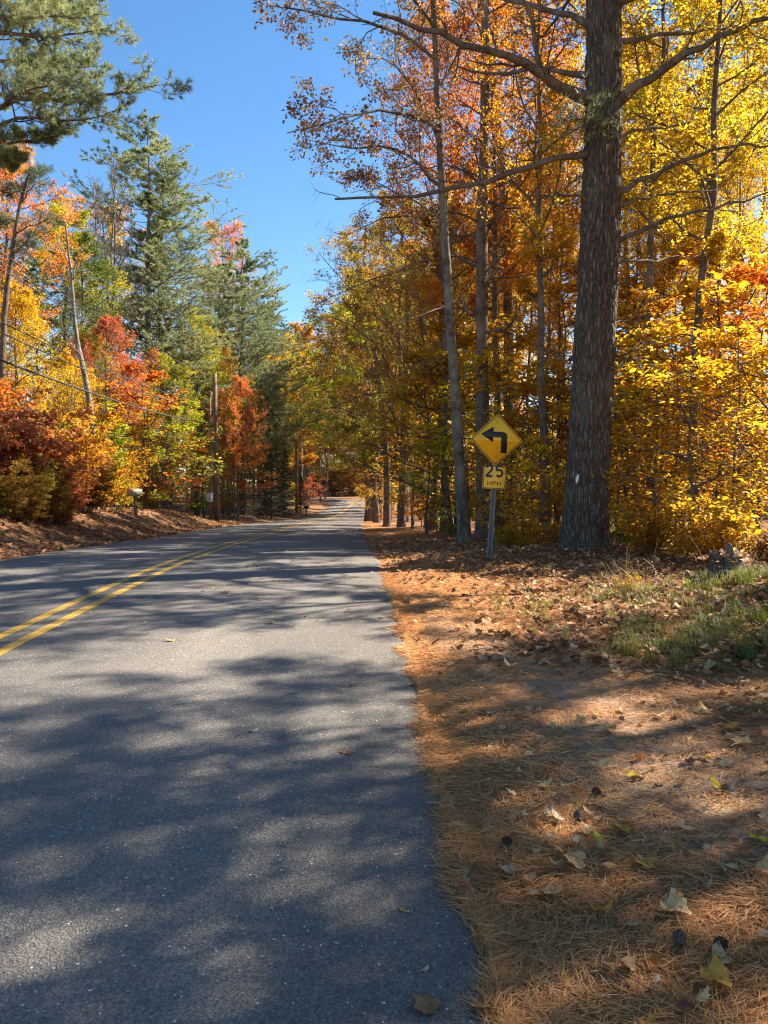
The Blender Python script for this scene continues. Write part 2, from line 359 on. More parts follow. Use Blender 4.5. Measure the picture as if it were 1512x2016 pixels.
PATH, _ = _spline(_pz, _S)
PT = np.gradient(PATH[:, :2], axis=0); PT = nrm(PT); PN = np.stack([PT[:, 1], -PT[:, 0]], 1)    # right-hand normal
HW = 3.29
def near(x, y):
    x = np.asarray(x, float).ravel(); y = np.asarray(y, float).ravel()
    s = np.empty(len(x)); z = np.empty(len(x))
    for a in range(0, len(x), 20000):
        dx = x[a:a + 20000, None] - PATH[None, :, 0]; dy = y[a:a + 20000, None] - PATH[None, :, 1]
        j = (dx * dx + dy * dy).argmin(1); n = np.arange(len(j))
        s[a:a + 20000] = dx[n, j] * PN[j, 0] + dy[n, j] * PN[j, 1]
        al = dx[n, j] * PT[j, 0] + dy[n, j] * PT[j, 1]
        dz = np.gradient(PATH[:, 2]) / np.maximum(np.linalg.norm(np.gradient(PATH[:, :2], axis=0), axis=1), 1e-6)
        z[a:a + 20000] = PATH[j, 2] + al * dz[j]
        far = np.hypot(dx[n, j], dy[n, j])
        s[a:a + 20000] = np.sign(s[a:a + 20000]) * np.maximum(np.abs(s[a:a + 20000]), far * .999)
    return s, z
def terrain(x, y):
    sh = np.shape(x); x = np.asarray(x, float).ravel(); y = np.asarray(y, float).ravel()
    s, z = near(x, y)
    u = s - HW; v = -s - HW
    b = (noise2(x * .8, y * .8, 1) - .5) * .10 + (noise2(x * .22, y * .22, 2) - .5) * .5 + (noise2(x * 3.1, y * 3.1, 3) - .5) * .035
    hr = -.055 + .025 * sstep(0, .5, u) + .028 * np.clip(u - 1.2, 0, 40) + b * sstep(.4, 3.5, u)
    hr += .20 * np.exp(-((x - 4.3) / .9) ** 2 - ((y - 7.9) / 1.2) ** 2) + .10 * np.exp(-((x - 3.5) / 1.2) ** 2 - ((y - 13.4) / 1.2) ** 2)
    bank = .72 - .55 * sstep(35, 47, y) + .1 * sstep(50, 60, y)
    hl = -.055 + bank * sstep(.25, 3.0, v) + .05 * np.clip(v - 3.5, 0, 60) + b * sstep(.6, 3.0, v)
    inside = -.055 - .16 * sstep(0, .7, HW - np.abs(s))
    h = np.where(u > 0, hr, np.where(v > 0, hl, inside))
    return (z + h).reshape(sh)
def tz(x, y): return float(terrain(np.array([x]), np.array([y]))[0])
def at(px, py, d):
    a = (px - CX) / F; b = -(py - CY) / F
    dy = math.cos(TH) + b * math.sin(TH); dz = -math.sin(TH) + b * math.cos(TH)
    return np.array([a * d / dy, d, H + dz * d / dy])
def gnd(px, py):
    """where the view ray through a photo pixel meets the ground or road"""
    ds = np.concatenate([np.arange(1.2, 12, .01), np.arange(12, 160, .1)]); p = np.array([at(px, py, 1.0)])
    X = p[0, 0] * ds; Z = H + (p[0, 2] - H) * ds
    t = terrain(X, ds); s, z = near(X, ds); rz = z + .0 - .012 * np.abs(s)
    t = np.where(np.abs(s) < HW, np.maximum(t, rz + .005), t)
    k = np.argmax(Z < t)
    return np.array([X[k], ds[k], t[k]])

# ground sheet
def axis(segs):
    o = []
    for a, b, st in segs: o.append(np.arange(a, b, st))
    return np.unique(np.round(np.concatenate(o), 4))
gx = axis([(-420, -120, 30), (-120, -40, 4), (-40, -14, 1.0), (-14, -6.9, .3), (-6.9, -5.9, .1), (-5.9, -.7, .3), (-.7, 1.0, .06), (1.0, 6.5, .12), (6.5, 14, .4), (14, 60, 1.5), (60, 120, 5), (120, 421, 30)])
gy = axis([(-60, -6, 3), (-6, 1.5, .5), (1.5, 10, .1), (10, 20, .2), (20, 60, .5), (60, 180, 1.0), (180, 240, 5), (240, 700, 40)])
X, Y = np.meshgrid(gx, gy); Z = terrain(X, Y)
s_, _z = near(X, Y); s_ = s_.reshape(X.shape); U = s_ - HW
nd = np.array([.36, .16, .058]); lf = np.array([.21, .112, .054]); sand = np.array([.42, .35, .27]); gr = np.array([.10, .105, .035]); soil = np.array([.10, .062, .036])
n1 = noise2(X * .7, Y * .7, 9)[..., None]; n2 = noise2(X * 2.3, Y * 2.3, 10)[..., None]; n3_ = noise2(X * .25, Y * .25, 11)[..., None]
wn = (sstep(3.0, 1.0, U + (n1[..., 0] - .5) * 2.5) * sstep(-.3, 0, U))[..., None] * np.clip(1.2 - .012 * Y, .4, 1)[..., None]
colr = lf * (.7 + .6 * n2) * (1 - wn) + nd * (.75 + .5 * n2) * wn
far_n = sstep(.55, .75, n3_) * .5
colr = colr * (1 - far_n * .4) + soil * far_n * .4
sd_ = ((.45 + .55 * sstep(.38, .6, noise2(X * 1.3, Y * .9, 14))) * np.exp(-((X - (1.15 + (5 - Y) * .2)) / .42) ** 2) * sstep(8, 6.2, Y) * sstep(2.6, 3.2, Y))[..., None]
sd_ = np.clip(sd_ * 1.3, 0, .9)
colr = colr * (1 - sd_) + sand * sd_
g_ = (np.exp(-((X - 3.9) / 1.3) ** 2 - ((Y - 7.6) / 2.0) ** 2))[..., None] * .7
colr = colr * (1 - g_) + gr * g_
g = Geo(); ny, nx = X.shape
jj, ii = np.meshgrid(np.arange(ny - 1), np.arange(nx - 1), indexing='ij'); b = jj * nx + ii
g.add(np.stack([X, Y, Z], -1), np.stack([b, b + 1, b + nx + 1, b + nx], -1))
o = link('ground', g.mesh('ground', M['floor'], True, colr.reshape(-1, 3))); tag(o, 'forest floor of brown leaves and orange pine needles', 'ground', None, 'structure')

# road
lat = np.array([-1, -1, -.98, -.7, -.35, 0, .35, .7, .98, 1, 1]); nlat = len(lat)
ez = np.array([-.14, -.02, 0, 0, 0, 0, 0, 0, 0, -.02, -.14])
wob = (noise2(PATH[:, 1] * 2.2, PATH[:, 0] * 0, 20) - .5) * .045 + (noise2(PATH[:, 1] * 7, PATH[:, 0] * 0, 21) - .5) * .035; wob2 = (noise2(PATH[:, 1] * 1.7, PATH[:, 0] * 0, 24) - .5) * .12
off = lat[None] * HW + np.where(lat > .9, 1, 0)[None] * (.02 + wob[:, None]) - np.where(lat < -.9, 1, 0)[None] * wob2[:, None]
rx = PATH[:, 0, None] + PN[:, 0, None] * off; ry = PATH[:, 1, None] + PN[:, 1, None] * off
rz = PATH[:, 2, None] - .012 * np.abs(off) + ez[None] + .012 + (noise2(rx * .35, ry * .35, 30) - .5) * .02
g = Geo(); n = len(PATH)
jj, ii = np.meshgrid(np.arange(n - 1), np.arange(nlat - 1), indexing='ij'); b = jj * nlat + ii
g.add(np.stack([rx, ry, rz], -1), np.stack([b, b + 1, b + nlat + 1, b + nlat], -1), None, np.tile(lat * .5 + .5, n))
road = link('road', g.mesh('road', M['asphalt'], True)); tag(road, 'grey asphalt road curving away to the left', 'road', None, 'structure')
for c0 in (-.13, .13):
    off = np.array([c0 - .055, c0 + .055])[None] + (noise2(PATH[:, 1] * .2, PATH[:, 1] * 0, 33) - .5)[:, None] * .03
    rx = PATH[:, 0, None] + PN[:, 0, None] * off; ry = PATH[:, 1, None] + PN[:, 1, None] * off
    # follow the road's facets, 4 mm proud
    rc = PATH[:, 2] + .012 + (noise2(PATH[:, 0] * .35, PATH[:, 1] * .35, 30) - .5) * .02
    ex = PATH[:, 0] + PN[:, 0] * np.sign(c0) * .35 * HW; ey = PATH[:, 1] + PN[:, 1] * np.sign(c0) * .35 * HW
    re = PATH[:, 2] - .012 * .35 * HW + .012 + (noise2(ex * .35, ey * .35, 30) - .5) * .02
    rz = rc[:, None] + (re - rc)[:, None] * (np.abs(off) / (.35 * HW)) + .004
    g = Geo(); b = np.arange(n - 1) * 2
    g.add(np.stack([rx, ry, rz], -1), np.stack([b, b + 1, b + 3, b + 2], -1))
    link('centre_line', g.mesh('centre_line', M['paint']), road)

# ------------------------------------------------------------------ tree prototypes
def trunk_line(rng, h, lean=(0, 0), wand=.02, M_=9):
    z = np.linspace(0, 1, M_)
    d = np.cumsum(rng.normal(0, wand * h / M_ ** .5, (M_, 2)), 0); d -= d[0]
    return np.stack([d[:, 0] + lean[0] * z ** 1.3 * h, d[:, 1] + lean[1] * z ** 1.3 * h, z * h], -1)

def deciduous(seed, h=14, r0=.16, base=.3, spread=3.6, n1=22, n2=9, n3=7, nl=15, leaf=.105, lean=(0, 0), oval=False, up=.5, ang=(45, 75), shape=.6, nz=.7, planar=False, lf_t=(.1, 1.05), wand=.02):
    rng = np.random.default_rng(seed)
    T = trunk_line(rng, h, lean, wand)[None]; R = (r0 * np.linspace(1, .12, 9) ** .9)[None]; R[0, 0] *= 1.35
    gt, gb, gl = Geo(), Geo(), Geo()
    tubes(gt, T, R, 9)
    prof = lambda t: np.maximum(.25, np.sin(np.pi * np.clip((t - base) / (1.06 - base), 0, 1) ** shape))
    P1, L1, R1 = kids(rng, T, np.array([spread]), R, n1, (base, .98), ang, (.8, 1.15), 6, up, .35, prof=prof, rr=.5, rmin=.02)
    tubes(gb, P1, R1, 5)
    P2, L2, R2 = kids(rng, P1, L1, R1, n2, (.15, 1), (30, 65), (.40, .62), 4, .25, .4, planar=planar, rmin=.008)
    tubes(gb, P2, R2, 4)
    P3, L3, R3 = kids(rng, P2, L2, R2, n3, (.1, 1), (25, 65), (.45, .75), 3, .1, .4, planar=planar, rmin=.004)
    tubes(gb, P3, R3, 3)
    if nl:
        p, ax = on_twigs(rng, P3, nl, lf_t, .07)
        leaves(gl, rng, p, ax, leaf, nz, oval)
        p, ax = on_twigs(rng, P2, max(2, nl // 3), (.3, 1.05), .08); leaves(gl, rng, p, ax, leaf, nz, oval)
    return dict(h=h, trunk=gt.mesh('trunk', None, True), branches=gb.mesh('branches', None, True), foliage=gl.mesh('foliage') if nl else None)

def tufts(g, rng, p, ax, n, ln, wd, spread=.7, up=.25):
    N_ = len(p); P = np.repeat(p, n, 0); A = np.repeat(ax, n, 0)
    d = nrm(A + np.array([0, 0, up]) + rng.normal(0, spread, (len(P), 3)))
    s = nrm(np.cross(d, rng.normal(0, 1, (len(P), 3)))) * (wd * .5)
    l = (ln * rng.uniform(.7, 1.2, len(P)))[:, None]
    v = np.stack([P - s, P + s, P + d * l + s * .2], 1)
    r = np.repeat(np.clip(.45 * rng.random(N_) + .7 * (noise3(p * .7 + 3) * 1.6 - .4), 0, 1), n) + rng.normal(0, .08, len(P))
    g.add(v, None, np.arange(len(P) * 3).reshape(-1, 3), np.repeat(np.clip(r, 0, 1), 3))

def pine(seed, h=24, r0=.28, base=.35, spread=4.2, step=.72, per=5, n2=17, nt=9, blades=7, ln=.19, wd=.028, dead=8, T=None, R=None, t0=None, power=.45, irregular=.8):
    rng = np.random.default_rng(seed)
    if T is None:
        T = trunk_line(rng, h, wand=.012, M_=11)[None]; R = (r0 * np.linspace(1, .06, 11) ** .85)[None]; R[0, 0] *= 1.3
    gt, gb, gl = Geo(), Geo(), Geo()
    tubes(gt, T, R, 10)
    nw = int(h * (1 - base) / step); cnt = nw * per
    prof = lambda t: np.maximum(.05, np.minimum(1, (1.02 - t) / (1 - base)) ** power) * np.where(t < base + .08, .75, 1)
    rngp = np.random.default_rng(seed + 1)
    lay = 1 + irregular * np.sin(np.arange(cnt) // per * 1.9 + seed) * rngp.random(cnt)
    P1, L1, R1 = kids(rng, T, np.array([spread]), R, cnt, (base, .995), (72, 98), (.7, 1.15), 6, .35, .22, prof=lambda t: prof(t) * lay * np.where(rngp.random(cnt) < .2, .3, 1), rr=.28, rmin=.012)
    tubes(gb, P1, R1, 5)
    P2, L2, R2 = kids(rng, P1, L1, R1, n2, (.22, 1), (35, 65), (.32, .5), 4, .35, .25, planar=True, rmin=.005, taper=.45)
    tubes(gb, P2, R2, 3)
    p, ax = on_twigs(rng, P2, nt, (.4, 1.0), .03); tufts(gl, rng, p, ax, blades, ln, wd)
    p, ax = on_twigs(rng, P1, nt, (.55, 1.0), .03); tufts(gl, rng, p, ax, blades, ln, wd)
    if dead:
        P4, L4, R4 = kids(rng, T, np.array([spread * .6]), R, dead, (base * .35, base), (75, 105), (.4, 1.0), 6, .1, .3, rr=.18, rmin=.012, prof=lambda t: 0 * t + 1)
        tubes(gb, P4, R4, 4)
        P5, L5, R5 = kids(rng, P4, L4, R4, 7, (.25, 1), (35, 70), (.2, .45), 4, -.1, .5, rmin=.004); tubes(gb, P5, R5, 3)
        P6, L6, R6 = kids(rng, P5, L5, R5, 4, (.25, 1), (35, 70), (.3, .6), 3, -.1, .5, rmin=.003); tubes(gb, P6, R6, 3)
    return dict(h=h, trunk=gt.mesh('trunk', None, True), branches=gb.mesh('branches', None, True), foliage=gl.mesh('foliage'))

def spruce(seed, h=12, spread=2.4):
    rng = np.random.default_rng(seed)
    T = trunk_line(rng, h, wand=.008, M_=9)[None]; R = (.14 * np.linspace(1, .06, 9))[None]
    gt, gb, gl = Geo(), Geo(), Geo(); tubes(gt, T, R, 8)
    P1, L1, R1 = kids(rng, T, np.array([spread]), R, 230, (.03, .995), (80, 112), (.75, 1.1), 5, .25, .15, prof=lambda t: np.maximum(.06, (1.02 - t) ** .85), rr=.22, rmin=.008)
    tubes(gb, P1, R1, 3)
    P2, L2, R2 = kids(rng, P1, L1, R1, 9, (.12, 1), (40, 65), (.28, .45), 3, -.1, .2, planar=True, rmin=.004)
    tubes(gb, P2, R2, 3)
    p, ax = on_twigs(rng, P2, 9, (.05, 1.0), .02); tufts(gl, rng, p, ax, 3, .10, .022, .55, -.1)
    p, ax = on_twigs(rng, P1, 8, (.2, 1.0), .02); tufts(gl, rng, p, ax, 3, .10, .022, .55, -.1)
    return dict(h=h, trunk=gt.mesh('trunk', None, True), branches=gb.mesh('branches', None, True), foliage=gl.mesh('foliage'))

def shrub(seed, h=3, stems=9, leaf=.1, nl=14, wide=1.0, oval=True):
    rng = np.random.default_rng(seed)
    gt, gl, gb = Geo(), Geo(), Geo()
    a = rng.uniform(0, 2 * np.pi, stems); tl = rng.uniform(.05, .55, stems) * wide
    T = np.zeros((stems, 6, 3)); z = np.linspace(0, 1, 6); hh = h * rng.uniform(.6, 1, stems)
    for k in range(stems):
        T[k, :, 0] = np.cos(a[k]) * (.15 + tl[k] * z ** 1.4 * hh[k]); T[k, :, 1] = np.sin(a[k]) * (.15 + tl[k] * z ** 1.4 * hh[k]); T[k, :, 2] = z * hh[k]
    T[:, 1:] += rng.normal(0, .05 * h / 3, (stems, 5, 3)); R = np.linspace(.022, .006, 6)[None].repeat(stems, 0) * h / 3
    tubes(gt, T, R, 5)
    P2, L2, R2 = kids(rng, T, hh, R, 13, (.12, 1), (40, 80), (.22, .42), 4, .1, .3, rmin=.005); tubes(gb, P2, R2, 3)
    P3, L3, R3 = kids(rng, P2, L2, R2, 6, (.15, 1), (30, 65), (.4, .6), 3, .05, .3, planar=True, rmin=.003); tubes(gb, P3, R3, 3)
    if nl:
        p, ax = on_twigs(rng, P3, nl, (.1, 1.05), .05); leaves(gl, rng, p, ax, leaf, .9, oval)
    return dict(h=h, trunk=gt.mesh('stems', None, True), branches=gb.mesh('branches', None, True), foliage=gl.mesh('foliage') if nl else None)

PR = {}
PR['maple'] = [deciduous(11, 14, .16, .26, 3.9, 26, 9, 7, 16), deciduous(12, 15, .17, .32, 3.5, 26, 9, 7, 16, shape=.7), deciduous(13, 13, .15, .22, 4.2, 26, 9, 7, 16, up=.35)]
PR['tall'] = [deciduous(21, 18, .16, .42, 3.2, 24, 8, 7, 13, leaf=.11), deciduous(22, 19, .18, .38, 3.6, 24, 8, 7, 13, leaf=.11, shape=.75), deciduous(23, 17, .13, .5, 2.8, 20, 8, 7, 13, leaf=.11)]
PR['thin'] = [deciduous(25, 18, .14, .40, 3.3, 24, 8, 7, 14, leaf=.105), deciduous(26, 19, .16, .36, 3.7, 24, 8, 7, 14, leaf=.105, shape=.75), deciduous(27, 17, .12, .45, 3.0, 22, 8, 7, 13, leaf=.105)]
PR['sapling'] = [deciduous(31, 5.5, .035, .10, 1.9, 14, 7, 5, 4, .105, (0, 0), True, .05, (60, 88), .55, 1.3, True), deciduous(32, 7, .045, .12, 2.2, 15, 7, 5, 4, .11, (0, 0), True, .05, (60, 88), .6, 1.3, True),
                 deciduous(33, 4, .028, .08, 1.6, 13, 7, 5, 4, .10, (0, 0), True, .1, (60, 88), .5, 1.3, True)]
PR['small'] = [deciduous(35, 2.3, .016, .08, 1.15, 10, 6, 4, 4, .085, (0, 0), True, .1, (60, 88), .5, 1.3, True, wand=.05), deciduous(36, 2.3, .016, .12, 1.0, 9, 6, 4, 4, .085, (0, 0), True, .1, (55, 85), .5, 1.3, True, wand=.05)]
PR['bare'] = [deciduous(41, 15, .11, .45, 2.2, 20, 8, 5, 0, up=.9, ang=(25, 50)), deciduous(42, 13, .09, .35, 1.8, 18, 8, 5, 0, up=.8, ang=(30, 60))]
PR['pine'] = [pine(51, 24, .26, .36, 4.4), pine(52, 22, .25, .25, 4.9, irregular=.6), pine(53, 26, .28, .30, 4.6, step=.68)]
PR['spruce'] = [spruce(61), spruce(62, 10, 2.2)]
PR['shrub'] = [shrub(71, 3, 8, .1, 9), shrub(72, 3.2, 9, .11, 9), shrub(73, 1.2, 5, .085, 3, 1.7), shrub(74, 1.2, 5, .085, 3, 1.5)]

_kr = np.random.default_rng(99)
def place(kind, k, x, y, h, leafm, barkm, name, label, cat, group=None, lean=(0, 0), rz=None, wide=1.0, z=None):
    if kind == 'sapling' and h < 3.2 and y < 45: kind = 'small'
    p = PR[kind][k % len(PR[kind])]; s = h / p['h']
    r = empty(name, (x, y, (tz(x, y) if z is None else z) - .06), (lean[1], lean[0], _kr.uniform(0, 6.28) if rz is None else rz), (s * wide, s * wide, s))
    link('stems' if kind == 'shrub' else 'trunk', p['trunk'], r, M[barkm]); link('branches', p['branches'], r, M[barkm])
    if p['foliage'] and leafm: link('foliage', p['foliage'], r, M[leafm])
    return tag(r, label, cat, group)
def pplace(kind, k, px, d, top, *a, **kw):
    """a tree whose trunk stands at photo column px and depth d and whose top reaches photo row top"""
    x = (px - CX) / F * d; z = tz(x, d)
    h = at(px, top, d)[2] - z
    return place(kind, k, x, d, h, *a, **kw)

# ------------------------------------------------------------------ right-hand side: the big pine
def poly(pts, d0, d1=None, M_=8):
    d1 = d0 if d1 is None else d1
    P = np.array([at(px, py, d0 + (d1 - d0) * i / max(1, len(pts) - 1)) for i, (px, py) in enumerate(pts)])
    k = np.concatenate([[0], np.cumsum(np.linalg.norm(np.diff(P, axis=0), axis=1))]); k /= k[-1]
    t = np.linspace(0, 1, M_)
    return np.stack([np.interp(t, k, P[:, j]) for j in range(3)], -1)
def smoothline(P, n=2):
    for _ in range(n): P[1:-1] = .25 * P[:-2] + .5 * P[1:-1] + .25 * P[2:]
    return P

def big_pine():
    rng = np.random.default_rng(7)
    D = 13.4
    base = at(1146, 1092, D); base[2] = tz(base[0], D) - .05
    T = poly([(1146, 1092), (1158, 900), (1168, 700), (1178, 520), (1186, 360), (1189, 200), (1190, 0), (1188, -250), (1192, -600), (1190, -950)], D, D, 40)
    T = smoothline(T, 4); T[0] = base
    org = base.copy(); T = T - org
    root = empty('white_pine', org)
    # trunk with furrowed bark as relief
    S, nz = 110, 420
    zt = np.linspace(0, 1, nz) ** 1.25; C = np.stack([np.interp(zt, np.linspace(0, 1, 40), T[:, j]) for j in range(3)], -1)
    hh = C[:, 2]
    rad = np.interp(hh, [0, .25, .7, 1.6, 5, 9, 14, 24], [.475, .425, .395, .375, .345, .305, .21, .03])
    a = np.arange(S) * 2 * np.pi / S
    A, Hh = np.meshgrid(a, hh); Rr = rad[:, None] * np.ones_like(A)
    ca, sa = np.cos(A), np.sin(A)
    # root flare
    Rr = Rr * (1 + .17 * np.exp(-Hh / .28) * np.cos(A * 5 + 1) + .03 * np.cos(A * 3 + Hh * .4))
    def pn(sc, zs, off): return noise3(np.stack([ca * sc + 20 + off, sa * sc + 20 + off, Hh * zs + off], -1))
    rid = np.abs(pn(5.0, 3.2, 0) - .5) * 2; rid2 = np.abs(pn(9, 8, 5) - .5) * 2
    Rr = Rr - .040 * (1 - np.clip(rid * 2.4, 0, 1)) ** 1.3 - .018 * (1 - np.clip(rid2 * 2.2, 0, 1)) + .012 * pn(16, 18, 2)
    v = np.stack([C[:, None, 0] + Rr * ca, C[:, None, 1] + Rr * sa, Hh], -1)
    g = Geo(); n, k = np.meshgrid(np.arange(nz - 1), np.arange(S), indexing='ij'); b = n * S; k2 = (k + 1) % S
    g.add(v, np.stack([b + k, b + k2, b + S + k2, b + S + k], -1)); link('trunk', g.mesh('trunk', M['bark_plate'], True), root)
    gb, gl = Geo(), Geo()
    limbs = [  # pixels along the limb, end depth, start radius
        ([(1175, 200), (1120, 180), (1085, 160), (1040, 120), (960, 104), (880, 70), (800, 40), (735, 25)], 11.8, .095),
        ([(1175, 150), (1120, 140), (1060, 132), (980, 150), (900, 130)], 14.5, .06),
        ([(1170, 205), (1120, 185), (1075, 155), (1052, 110), (1056, 60), (1040, 20), (1020, -30)], 12.6, .07),
        ([(1175, 302), (1110, 305), (1040, 325), (960, 355), (880, 375), (800, 395), (720, 385), (660, 392)], 11.6, .062),
        ([(1205, 205), (1260, 170), (1320, 128), (1390, 85), (1460, 55), (1560, 20)], 11.6, .085),
        ([(1205, 85), (1290, 72), (1360, 68), (1450, 50), (1540, 45)], 14.4, .045),
        ([(1210, 480), (1260, 455), (1320, 430), (1420, 405), (1530, 372)], 12.0, .045),
        ([(1210, 378), (1270, 352), (1340, 318), (1420, 290), (1530, 284)], 12.2, .05),
        ([(1210, 268), (1270, 255), (1340, 246), (1420, 225)], 14.5, .03),
        ([(1208, 520), (1280, 515), (1350, 506), (1440, 498)], 15, .028),
        ([(1208, 405), (1290, 388), (1370, 372), (1440, 380)], 14.8, .03),
        ([(1178, 405), (1130, 385), (1080, 385), (1030, 395)], 12.6, .03),
        ([(1180, 330), (1130, 350), (1100, 390)], 14.2, .022),
        ([(1205, 560), (1250, 545), (1310, 530)], 12.7, .02),
        ([(1200, 640), (1240, 628), (1300, 620)], 14, .016),
        ([(1170, 720), (1130, 700), (1090, 695)], 13, .014),
        ([(1200, 700), (1250, 690), (1300, 668)], 13.0, .016),
        ([(1180, 55), (1120, 30), (1040, 10), (960, -10), (880, -60)], 14.6, .06),
        ([(1205, 10), (1280, -20), (1380, -60), (1500, -80)], 12.4, .07),
    ]
    P1 = np.array([smoothline(poly(p, D, d1, 12), 1) for p, d1, r in limbs]) - org
    P1[:, 1:-1] += rng.normal(0, .025, P1[:, 1:-1].shape)
    R1 = np.array([r * np.linspace(1, .22, 12) ** .9 for p, d1, r in limbs]); R1[:, 0] *= 1.6; R1[:, 1] *= 1.15; R1 *= 1 + rng.normal(0, .06, R1.shape); L1 = np.linalg.norm(np.diff(P1, axis=1), axis=2).sum(1)
    tubes(gb, P1, R1, 8)
    P2, L2, R2 = kids(rng, P1, L1, R1, 9, (.25, 1), (30, 70), (.14, .34), 6, .15, .6, rmin=.006, rr=.4); tubes(gb, P2, R2, 4)
    P3, L3, R3 = kids(rng, P2, L2, R2, 6, (.2, 1), (30, 70), (.3, .55), 4, .05, .6, rmin=.003, rr=.5); tubes(gb, P3, R3, 3)
    # dead stubs
    P4, L4, R4 = kids(rng, T[None], np.array([.9]), np.full((1, 40), .1), 26, (.14, .42), (70, 100), (.2, 1), 4, -.1, .3, rmin=.008, rr=.12, prof=lambda t: 1 + 0 * t); P4[:, 0] += 0
    tubes(gb, P4, R4, 4)
    # live shoots low on the trunk and the high crown
    c = at(1150, 235, 12.9) - org
    q = c + rng.normal(0, 1, (220, 3)) * np.array([.38, .3, .2]); tufts(gl, rng, q, nrm(q - c + np.array([0, 0, .2])), 9, .13, .008)
    sub = nrm(q - c); tubes(gb, np.stack([c + (q - c) * .05, (q + c) / 2 + .02, q], 1)[:70], np.full((70, 3), .004), 3)
    T2 = T[None, 22:]; 
    P5, L5, R5 = kids(rng, T2, np.array([4.6]), np.full((1, 18), .12), 62, (.05, .99), (70, 98), (.7, 1.1), 6, .35, .25, prof=lambda t: np.maximum(.1, (1.05 - t)) ** .7, rr=.4, rmin=.02)
    tubes(gb, P5, R5, 5)
    P6, L6, R6 = kids(rng, P5, L5, R5, 10, (.25, 1), (35, 65), (.3, .5), 4, .35, .25, planar=True, rmin=.006); tubes(gb, P6, R6, 3)
    p, ax = on_twigs(rng, P6, 6, (.3, 1), .03); tufts(gl, rng, p, ax, 7, .16, .016)
    link('branches', gb.mesh('branches', M['bark_dark'], True), root); link('foliage', gl.mesh('foliage', M['pine']), root)
    # white paint blaze on the bark
    p = at(1128, 943, D) - org; ci = np.interp(p[2], hh, C[:, 0]); cj = np.interp(p[2], hh, C[:, 1]); rr_ = np.interp(p[2], hh, rad)
    g = Geo(); vv = []
    for t in np.linspace(0, 1, 7):
        zz = p[2] - .075 + .15 * t; wd = .005 + .013 * abs(math.sin(math.pi * min(1, t * 1.05) * .9 + .3)) * (1 + .4 * math.sin(t * 17)); xo = p[0] - ci + .02 * (t - .5)
        for s in (-1, 1):
            xx = xo + s * wd; vv.append((ci + xx, cj - math.sqrt(max(.01, rr_ ** 2 - xx ** 2)) - .022, zz))
    for t in range(14): vv.append((vv[t][0], vv[t][1] + .03, vv[t][2]))
    b = np.arange(6) * 2
    g.add(np.array(vv), np.concatenate([np.stack([b, b + 1, b + 3, b + 2], -1), np.stack([b, b + 2, b + 16, b + 14], -1), np.stack([b + 1, b + 15, b + 17, b + 3], -1)]))
    link('paint_blaze', g.mesh('paint_blaze', M['white']), root)
    tag(root, 'massive white pine with dark furrowed bark and white paint blaze behind the turn sign', 'tree')
big_pine()

# ---- custom trees traced from their trunks
def custom(name, label, trunk_px, d, r0, limbs, bark, leafm, seed, n2=8, n3=6, n4=0, nl=8, leaf=.10, top_r=.3, d1=None, lf_spread=.07, up=.1, M_=16, tufty=False, group=None, wand=.5, l2=(.2, .42), extra=0, ex_t=(.4, 1), ex_len=2.0, cat='tree'):
    rng = np.random.default_rng(seed)
    T = smoothline(poly(trunk_px, d, d1, M_), 2); org = T[0].copy(); org[2] = tz(org[0], org[1]) - .05; T[0] = org
    T = T - org; root = empty(name, org)
    M0 = M_; M_ = 44; tt_ = np.linspace(0, 1, M_); T = np.stack([np.interp(tt_, np.linspace(0, 1, M0), T[:, j]) for j in range(3)], -1)
    T[2:] += np.cumsum(rng.normal(0, .006, (M_ - 2, 3)), 0) * np.array([1, 1, 0])
    R = (r0 * np.linspace(1, top_r, M_) * (1 + rng.normal(0, .045, M_)))[None]; R[0, 0] *= 1.3; R[0, 1] *= 1.05
    gt, gb, gl = Geo(), Geo(), Geo(); tubes(gt, T[None], R, 14)
    Ps, Ls, Rs = [], [], []
    for p, de, r in limbs:
        q = smoothline(poly(p, d, de, 10), 1) - org; q[1:-1] += rng.normal(0, .03, q[1:-1].shape)
        Ps.append(q); Ls.append(np.linalg.norm(np.diff(q, axis=0), axis=1).sum()); Rs.append(r * np.linspace(1, .2, 10))
    if extra:
        Pe, Le, Re = kids(rng, T[None], np.array([ex_len]), R, extra, ex_t, (50, 90), (.5, 1.1), 10, .3, .5, rr=.3, rmin=.012, prof=lambda t: 1 + 0 * t)
        Ps += list(Pe); Ls += list(Le); Rs += list(Re)
    P1, L1, R1 = np.array(Ps), np.array(Ls), np.array(Rs); tubes(gb, P1, R1, 6)
    P2, L2, R2 = kids(rng, P1, L1, R1, n2, (.12, 1), (30, 70), l2, 5, up, wand, rmin=.007); tubes(gb, P2, R2, 4)
    P3, L3, R3 = kids(rng, P2, L2, R2, n3, (.15, 1), (30, 70), (.35, .6), 4, up, wand, rmin=.004); tubes(gb, P3, R3, 3)
    tw = P3
    if n4:
        P4, L4, R4 = kids(rng, P3, L3, R3, n4, (.2, 1), (30, 65), (.4, .65), 3, up, wand, rmin=.003); tubes(gb, P4, R4, 3); tw = P4
    if nl:
        p, ax = on_twigs(rng, tw, nl, (.2, 1.05), lf_spread)
        if tufty: tufts(gl, rng, p, ax, 6, .14, .012)
        else: leaves(gl, rng, p, ax, leaf, .6, True)
    link('trunk', gt.mesh('trunk', M[bark], True), root); link('branches', gb.mesh('branches', M[bark], True), root)
    if nl: link('foliage', gl.mesh('foliage', M[leafm]), root)
    return tag(root, label, cat, group)

